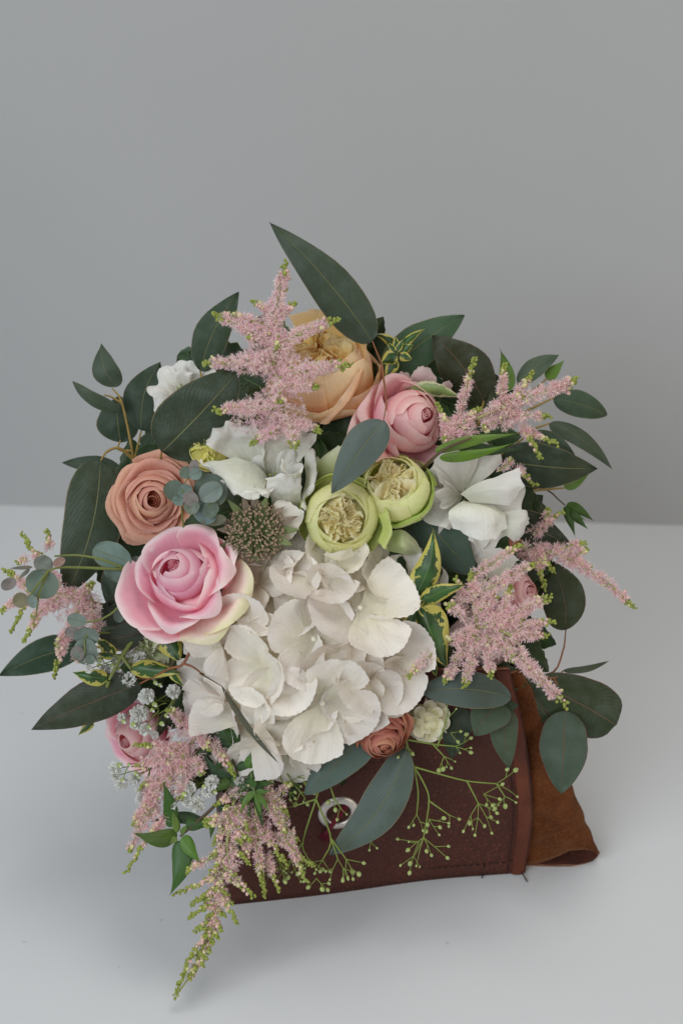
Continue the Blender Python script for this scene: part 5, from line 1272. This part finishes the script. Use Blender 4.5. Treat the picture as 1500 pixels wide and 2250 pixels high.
astilbe('largest pink astilbe plume spraying down the right of the hydrangea', (1060, 1370, 340), [[(1010, 1440, 290), (1050, 1380, 350), (1110, 1390, 370), (1150, 1428, 366)], [(1050, 1380, 350), (1040, 1320, 350), (1070, 1270, 340)]], [
    ((1040, 1265, 340), (1145, 1196, 325), 24, 0.24), ((1035, 1315, 350), (1175, 1235, 335), 40, 0.12), ((1035, 1320, 350), (1032, 1255, 342), 22, 0.35), ((1105, 1345, 355), (1123, 1285, 350), 22, 0.4), ((1080, 1375, 358), (1213, 1310, 350), 42, 0.2), ((1105, 1395, 362), (1217, 1364, 355), 32, 0.25), ((1130, 1400, 360), (1205, 1396, 352), 24, 0.3),
    ((1045, 1385, 358), (972, 1416, 350), 38, 0.16), ((1030, 1385, 355), (975, 1504, 345), 36, 0.16), ((1050, 1390, 362), (1017, 1512, 352), 36, 0.16), ((1075, 1400, 364), (1077, 1488, 360), 36, 0.2), ((1100, 1395, 366), (1247, 1555, 350), 46, 0.14), ((1010, 1345, 355), (985, 1334, 372), 44, 0.12), ((1015, 1325, 345), (1000, 1268, 338), 18, 0.4), ((1085, 1410, 368), (1130, 1455, 368), 36, 0.25), ((1150, 1450, 362), (1195, 1500, 358), 30, 0.1), ((1060, 1370, 360), (1150, 1365, 362), 44, 0.1), ((1045, 1350, 355), (1090, 1310, 352), 44, 0.05)],
    bulk=[((1085, 1380, 350), 62, 42, 20, 130), ((1045, 1330, 345), 46, 40, 18, 90)], pal=('ast1', 'ast3', 'ast1'), density=1.25)
astilbe('tiny astilbe spike at the right lower edge of the hydrangea', (945, 1435, 345), [[(955, 1430, 340), (945, 1438, 378), (900, 1487, 392)]], [((948, 1436, 380), (896, 1489, 394), 22, 0.35)], pal=('ast1', 'ast2', 'ast3'))
astilbe('pink astilbe plume at the far left behind the round silver leaves', (195, 1320, 230), [[(270, 1340, 170), (190, 1320, 250), (120, 1310, 270), (60, 1300, 280)], [(190, 1330, 250), (150, 1400, 260), (118, 1490, 265)]], [
    ((100, 1262, 270), (46, 1170, 270), 20, 0.6), ((60, 1290, 280), (8, 1250, 285), 16, 0.55), ((50, 1310, 285), (2, 1345, 290), 18, 0.3), ((62, 1310, 280), (23, 1388, 285), 16, 0.7), ((92, 1340, 275), (53, 1412, 280), 18, 0.55), ((150, 1385, 270), (118, 1492, 270), 26, 0.5), ((110, 1205, 255), (104, 1162, 250), 12, 0.7), ((165, 1345, 265), (204, 1278, 262), 30, 0.2), ((135, 1290, 265), (85, 1212, 262), 20, 0.25), ((185, 1345, 268), (125, 1425, 275), 36, 0.15), ((190, 1320, 260), (60, 1295, 282), 40, 0.05), ((120, 1320, 272), (70, 1360, 280), 30, 0.2), ((200, 1310, 258), (212, 1400, 262), 34, 0.05), ((60, 1225, 272), (38, 1238, 275), 16, 0.6), ((190, 1420, 265), (165, 1450, 270), 24, 0.05)],
    bulk=[((165, 1330, 252), 58, 36, 18, 110), ((110, 1310, 262), 44, 30, 16, 60), ((190, 1370, 250), 36, 30, 14, 60)], pal=('astp', 'ast1', 'ast3'), density=1.1)
astilbe('bushy pink astilbe plume at lower left over the pale pink rose', (420, 1640, 300), [[(460, 1580, 270), (410, 1650, 320), (370, 1710, 330), (300, 1810, 330)], [(430, 1600, 300), (470, 1640, 330), (518, 1700, 335)]], [
    ((428, 1625, 325), (438, 1536, 325), 36, 0.12), ((415, 1600, 320), (367, 1557, 322), 30, 0.15), ((415, 1650, 328), (293, 1638, 335), 26, 0.4), ((420, 1665, 328), (300, 1680, 338), 40, 0.12), ((425, 1590, 328), (462, 1650, 345), 36, 0.2), ((455, 1615, 332), (517, 1708, 340), 30, 0.4), ((400, 1690, 330), (306, 1732, 338), 36, 0.2), ((390, 1690, 332), (294, 1815, 340), 40, 0.08), ((345, 1770, 335), (284, 1872, 345), 26, 0.1), ((370, 1790, 338), (277, 1920, 350), 13, 0.7), ((410, 1660, 330), (400, 1760, 338), 46, 0.1), ((430, 1660, 330), (445, 1700, 345), 36, 0.15), ((340, 1720, 332), (320, 1780, 340), 34, 0.15), ((430, 1570, 322), (455, 1545, 322), 30, 0.1)],
    bulk=[((390, 1680, 322), 55, 45, 22, 140), ((415, 1610, 315), 42, 38, 18, 80), ((345, 1740, 325), 36, 40, 16, 70)], pal=('astp', 'ast1', 'ast3'), density=1.2)
_tr = [((470, 2030, 348), (383, 2193, 352), 15, 0.98)]
_sp = [(530, 1700), (508, 1790), (490, 1920), (470, 2030), (440, 2110), (400, 2170)]
_rt = random.Random(5)
for _k in range(34):
    _f = 0.9 + _k / 33 * 3.7; _i = min(4, int(_f)); _u = _f - _i
    _x = _sp[_i][0] * (1 - _u) + _sp[_i + 1][0] * _u; _y = _sp[_i][1] * (1 - _u) + _sp[_i + 1][1] * _u
    _l = (78 - 17 * _f) * _rt.uniform(0.6, 1.15); _a = math.radians((_k % 2) * 110 + _rt.uniform(15, 65))
    _tr.append(((_x, _y, 350 + _rt.uniform(-4, 4)), (_x + math.cos(_a) * _l, _y + math.sin(_a) * _l * 0.75 + 6, 352 + _rt.uniform(0, 10)), 20 - 2 * _f, min(0.95, 0.12 + 0.24 * _f)))
astilbe('long astilbe plume trailing down to the bottom of the picture', (510, 1740, 330), [[(530, 1700, 300), (508, 1790, 350), (490, 1920, 352), (470, 2030, 348), (440, 2110, 350), (386, 2190, 352)]], _tr + [((480, 1880, 352), (388, 1930, 356), 17, 0.5), ((485, 1925, 352), (383, 1966, 358), 16, 0.7), ((480, 1950, 352), (418, 1988, 358), 16, 0.7), ((478, 1985, 350), (413, 2016, 356), 18, 0.7), ((495, 1910, 352), (558, 1972, 356), 24, 0.45), ((488, 1970, 352), (524, 2030, 356), 20, 0.75), ((470, 2020, 350), (427, 2048, 355), 17, 0.8), ((497, 1850, 354), (512, 1925, 362), 40, 0.05), ((502, 1830, 352), (500, 1770, 352), 34, 0.1), ((505, 1800, 350), (450, 1815, 352), 26, 0.25)],
    bulk=[((500, 1890, 348), 30, 34, 14, 40)], pal=('astp', 'ast1', 'ast3'), density=0.6, budx=0.5)
astilbe('greenish astilbe sprays over the left part of the leather', (560, 1760, 310), [[(570, 1690, 290), (562, 1770, 330), (575, 1880, 330), (582, 1970, 325)], [(565, 1740, 320), (610, 1790, 330), (672, 1938, 320)]], [
    ((560, 1800, 330), (583, 1972, 325), 26, 0.35), ((612, 1795, 330), (673, 1940, 318), 24, 0.32), ((590, 1740, 325), (634, 1792, 325), 24, 0.3), ((575, 1820, 330), (632, 1905, 325), 18, 0.6), ((590, 1760, 325), (592, 1708, 320), 18, 0.25), ((560, 1810, 335), (519, 1772, 340), 26, 0.12), ((600, 1780, 328), (655, 1850, 325), 22, 0.25), ((556, 1830, 338), (520, 1850, 345), 26, 0.15), ((620, 1740, 318), (640, 1720, 315), 16, 0.4), ((540, 1760, 338), (480, 1830, 345), 26, 0.2), ((530, 1800, 340), (545, 1900, 345), 26, 0.3), ((575, 1740, 330), (640, 1850, 328), 24, 0.35), ((550, 1730, 335), (470, 1770, 345), 24, 0.3), ((600, 1830, 325), (690, 1905, 318), 18, 0.5), ((585, 1880, 322), (615, 1960, 318), 18, 0.5)],
    bulk=[((565, 1800, 325), 34, 36, 12, 50)], pal=('ast3', 'ast1', 'astp'), density=0.8, budx=0.4)

# ------------------------------------------------------------------ baby's breath
gyp_white("baby's breath cluster above the dark purple edged leaf at left", (300, 1440, 250), [(284, 1428, 285, 20), (308, 1446, 290, 18), (258, 1452, 285, 16), (232, 1472, 285, 16), (257, 1482, 295, 18), (284, 1494, 300, 20), (192, 1452, 345, 13), (196, 1470, 345, 11), (215, 1445, 280, 14)],
    [((300, 1440, 270), (322, 1470, 300)), ((290, 1440, 280), (340, 1452, 300)), ((250, 1460, 280), (225, 1450, 290))], [(248, 1462, 300), (262, 1470, 302), (222, 1450, 295), (218, 1462, 296), (330, 1480, 310), (345, 1470, 308)])
gyp_white("baby's breath cluster on the pale pink rose at lower left", (345, 1540, 270), [(323, 1530, 320, 21), (381, 1520, 325, 19), (306, 1568, 320, 24), (319, 1602, 318, 17), (340, 1615, 315, 11), (268, 1576, 300, 12), (298, 1590, 318, 16)],
    [((350, 1560, 310), (330, 1580, 318)), ((365, 1545, 312), (340, 1560, 318)), ((360, 1590, 310), (330, 1598, 318)), ((380, 1540, 312), (350, 1568, 315))], [(272, 1585, 322), (294, 1592, 330), (328, 1598, 328), (335, 1560, 326), (340, 1548, 330), (342, 1500, 312), (352, 1505, 312), (366, 1572, 320), (356, 1590, 318)])
gyp_white("small baby's breath heads sticking out at the lower left", (330, 1690, 290), [(254, 1688, 318, 17), (266, 1722, 318, 17), (296, 1712, 318, 16), (252, 1706, 316, 12), (310, 1757, 320, 15), (306, 1735, 318, 12)],
    [((330, 1690, 300), (280, 1678, 318)), ((285, 1680, 318), (272, 1712, 320))], [(263, 1682, 326), (270, 1714, 328), (300, 1700, 326), (305, 1706, 326), (284, 1680, 322)])
gyp_white("baby's breath cluster in the middle of the lower left astilbe", (440, 1720, 290), [(416, 1731, 342, 18), (432, 1768, 346, 22), (466, 1720, 338, 20), (526, 1716, 335, 14), (400, 1715, 340, 16), (455, 1740, 338, 16), (412, 1762, 344, 15), (380, 1770, 346, 12)],
    [((440, 1720, 320), (420, 1750, 345))], [(405, 1745, 350), (448, 1728, 345), (395, 1700, 342), (472, 1740, 342)])
gyp_green('green budding spray hanging right of the eyelet over the leather', (893, 1583, 260),
    [[(893, 1583, 270), (892, 1625, 282), (909, 1685, 285)], [(892, 1625, 282), (950, 1635, 285), (1000, 1640, 282)], [(950, 1635, 285), (975, 1662, 285)], [(909, 1685, 285), (962, 1700, 285), (1025, 1716, 280), (1090, 1722, 272)], [(1025, 1716, 280), (1050, 1765, 272)],
     [(909, 1685, 285), (930, 1720, 280), (942, 1760, 275), (930, 1840, 262)], [(942, 1760, 275), (985, 1790, 268)], [(909, 1685, 285), (918, 1740, 278), (915, 1790, 270)], [(960, 1640, 285), (975, 1600, 290), (985, 1560, 300)], [(1090, 1722, 272), (1108, 1750, 268)]],
    [(1000, 1640, 282, 26, 4, 20), (975, 1662, 285, 30, 4, 60), (1090, 1722, 272, 40, 3, 0), (1108, 1750, 268, 28, 4, 80), (1050, 1765, 272, 48, 5, 70), (1062, 1745, 272, 34, 4, 10), (930, 1840, 262, 62, 7, 95), (985, 1790, 268, 36, 3, 50), (915, 1790, 270, 30, 3, 100), (942, 1800, 268, 30, 4, 60), (905, 1700, 284, 24, 2, 180), (985, 1575, 300, 24, 3, -70), (990, 1610, 290, 18, 3, 20), (920, 1850, 262, 50, 3, 150), (892, 1640, 284, 20, 2, 90)])
gyp_green('green budding spray hanging in front of the nickel eyelet', (705, 1690, 280),
    [[(712, 1690, 290), (694, 1756, 300), (665, 1850, 285), (676, 1885, 280)], [(694, 1756, 300), (727, 1842, 290), (708, 1890, 278)], [(727, 1842, 290), (760, 1888, 278)], [(727, 1842, 290), (742, 1888, 276)], [(694, 1756, 300), (650, 1770, 300)], [(720, 1710, 300), (733, 1750, 302), (748, 1775, 300)], [(640, 1690, 280), (668, 1720, 290), (680, 1745, 295)], [(665, 1850, 285), (640, 1890, 280)]],
    [(676, 1885, 280, 40, 4, 90), (708, 1890, 278, 34, 4, 110), (760, 1888, 278, 40, 4, 60), (742, 1888, 276, 40, 3, 90), (650, 1770, 300, 20, 3, 190), (748, 1775, 300, 20, 3, 70), (668, 1720, 290, 26, 4, -20), (640, 1890, 280, 44, 5, 110), (695, 1930, 270, 26, 2, 90), (735, 1755, 302, 18, 2, 120), (815, 1850, 272, 26, 3, 80)])
gyp_green('green budding spray just under the hydrangea left of the eyelet', (625, 1680, 280), [[(620, 1680, 290), (640, 1715, 300), (660, 1740, 300)], [(605, 1680, 290), (625, 1730, 300)], [(600, 1850, 300), (610, 1890, 300)]],
    [(660, 1740, 300, 24, 4, 60), (640, 1715, 300, 22, 3, 0), (625, 1730, 300, 24, 4, 100), (610, 1890, 300, 40, 5, 95), (612, 1700, 296, 18, 2, 170)])
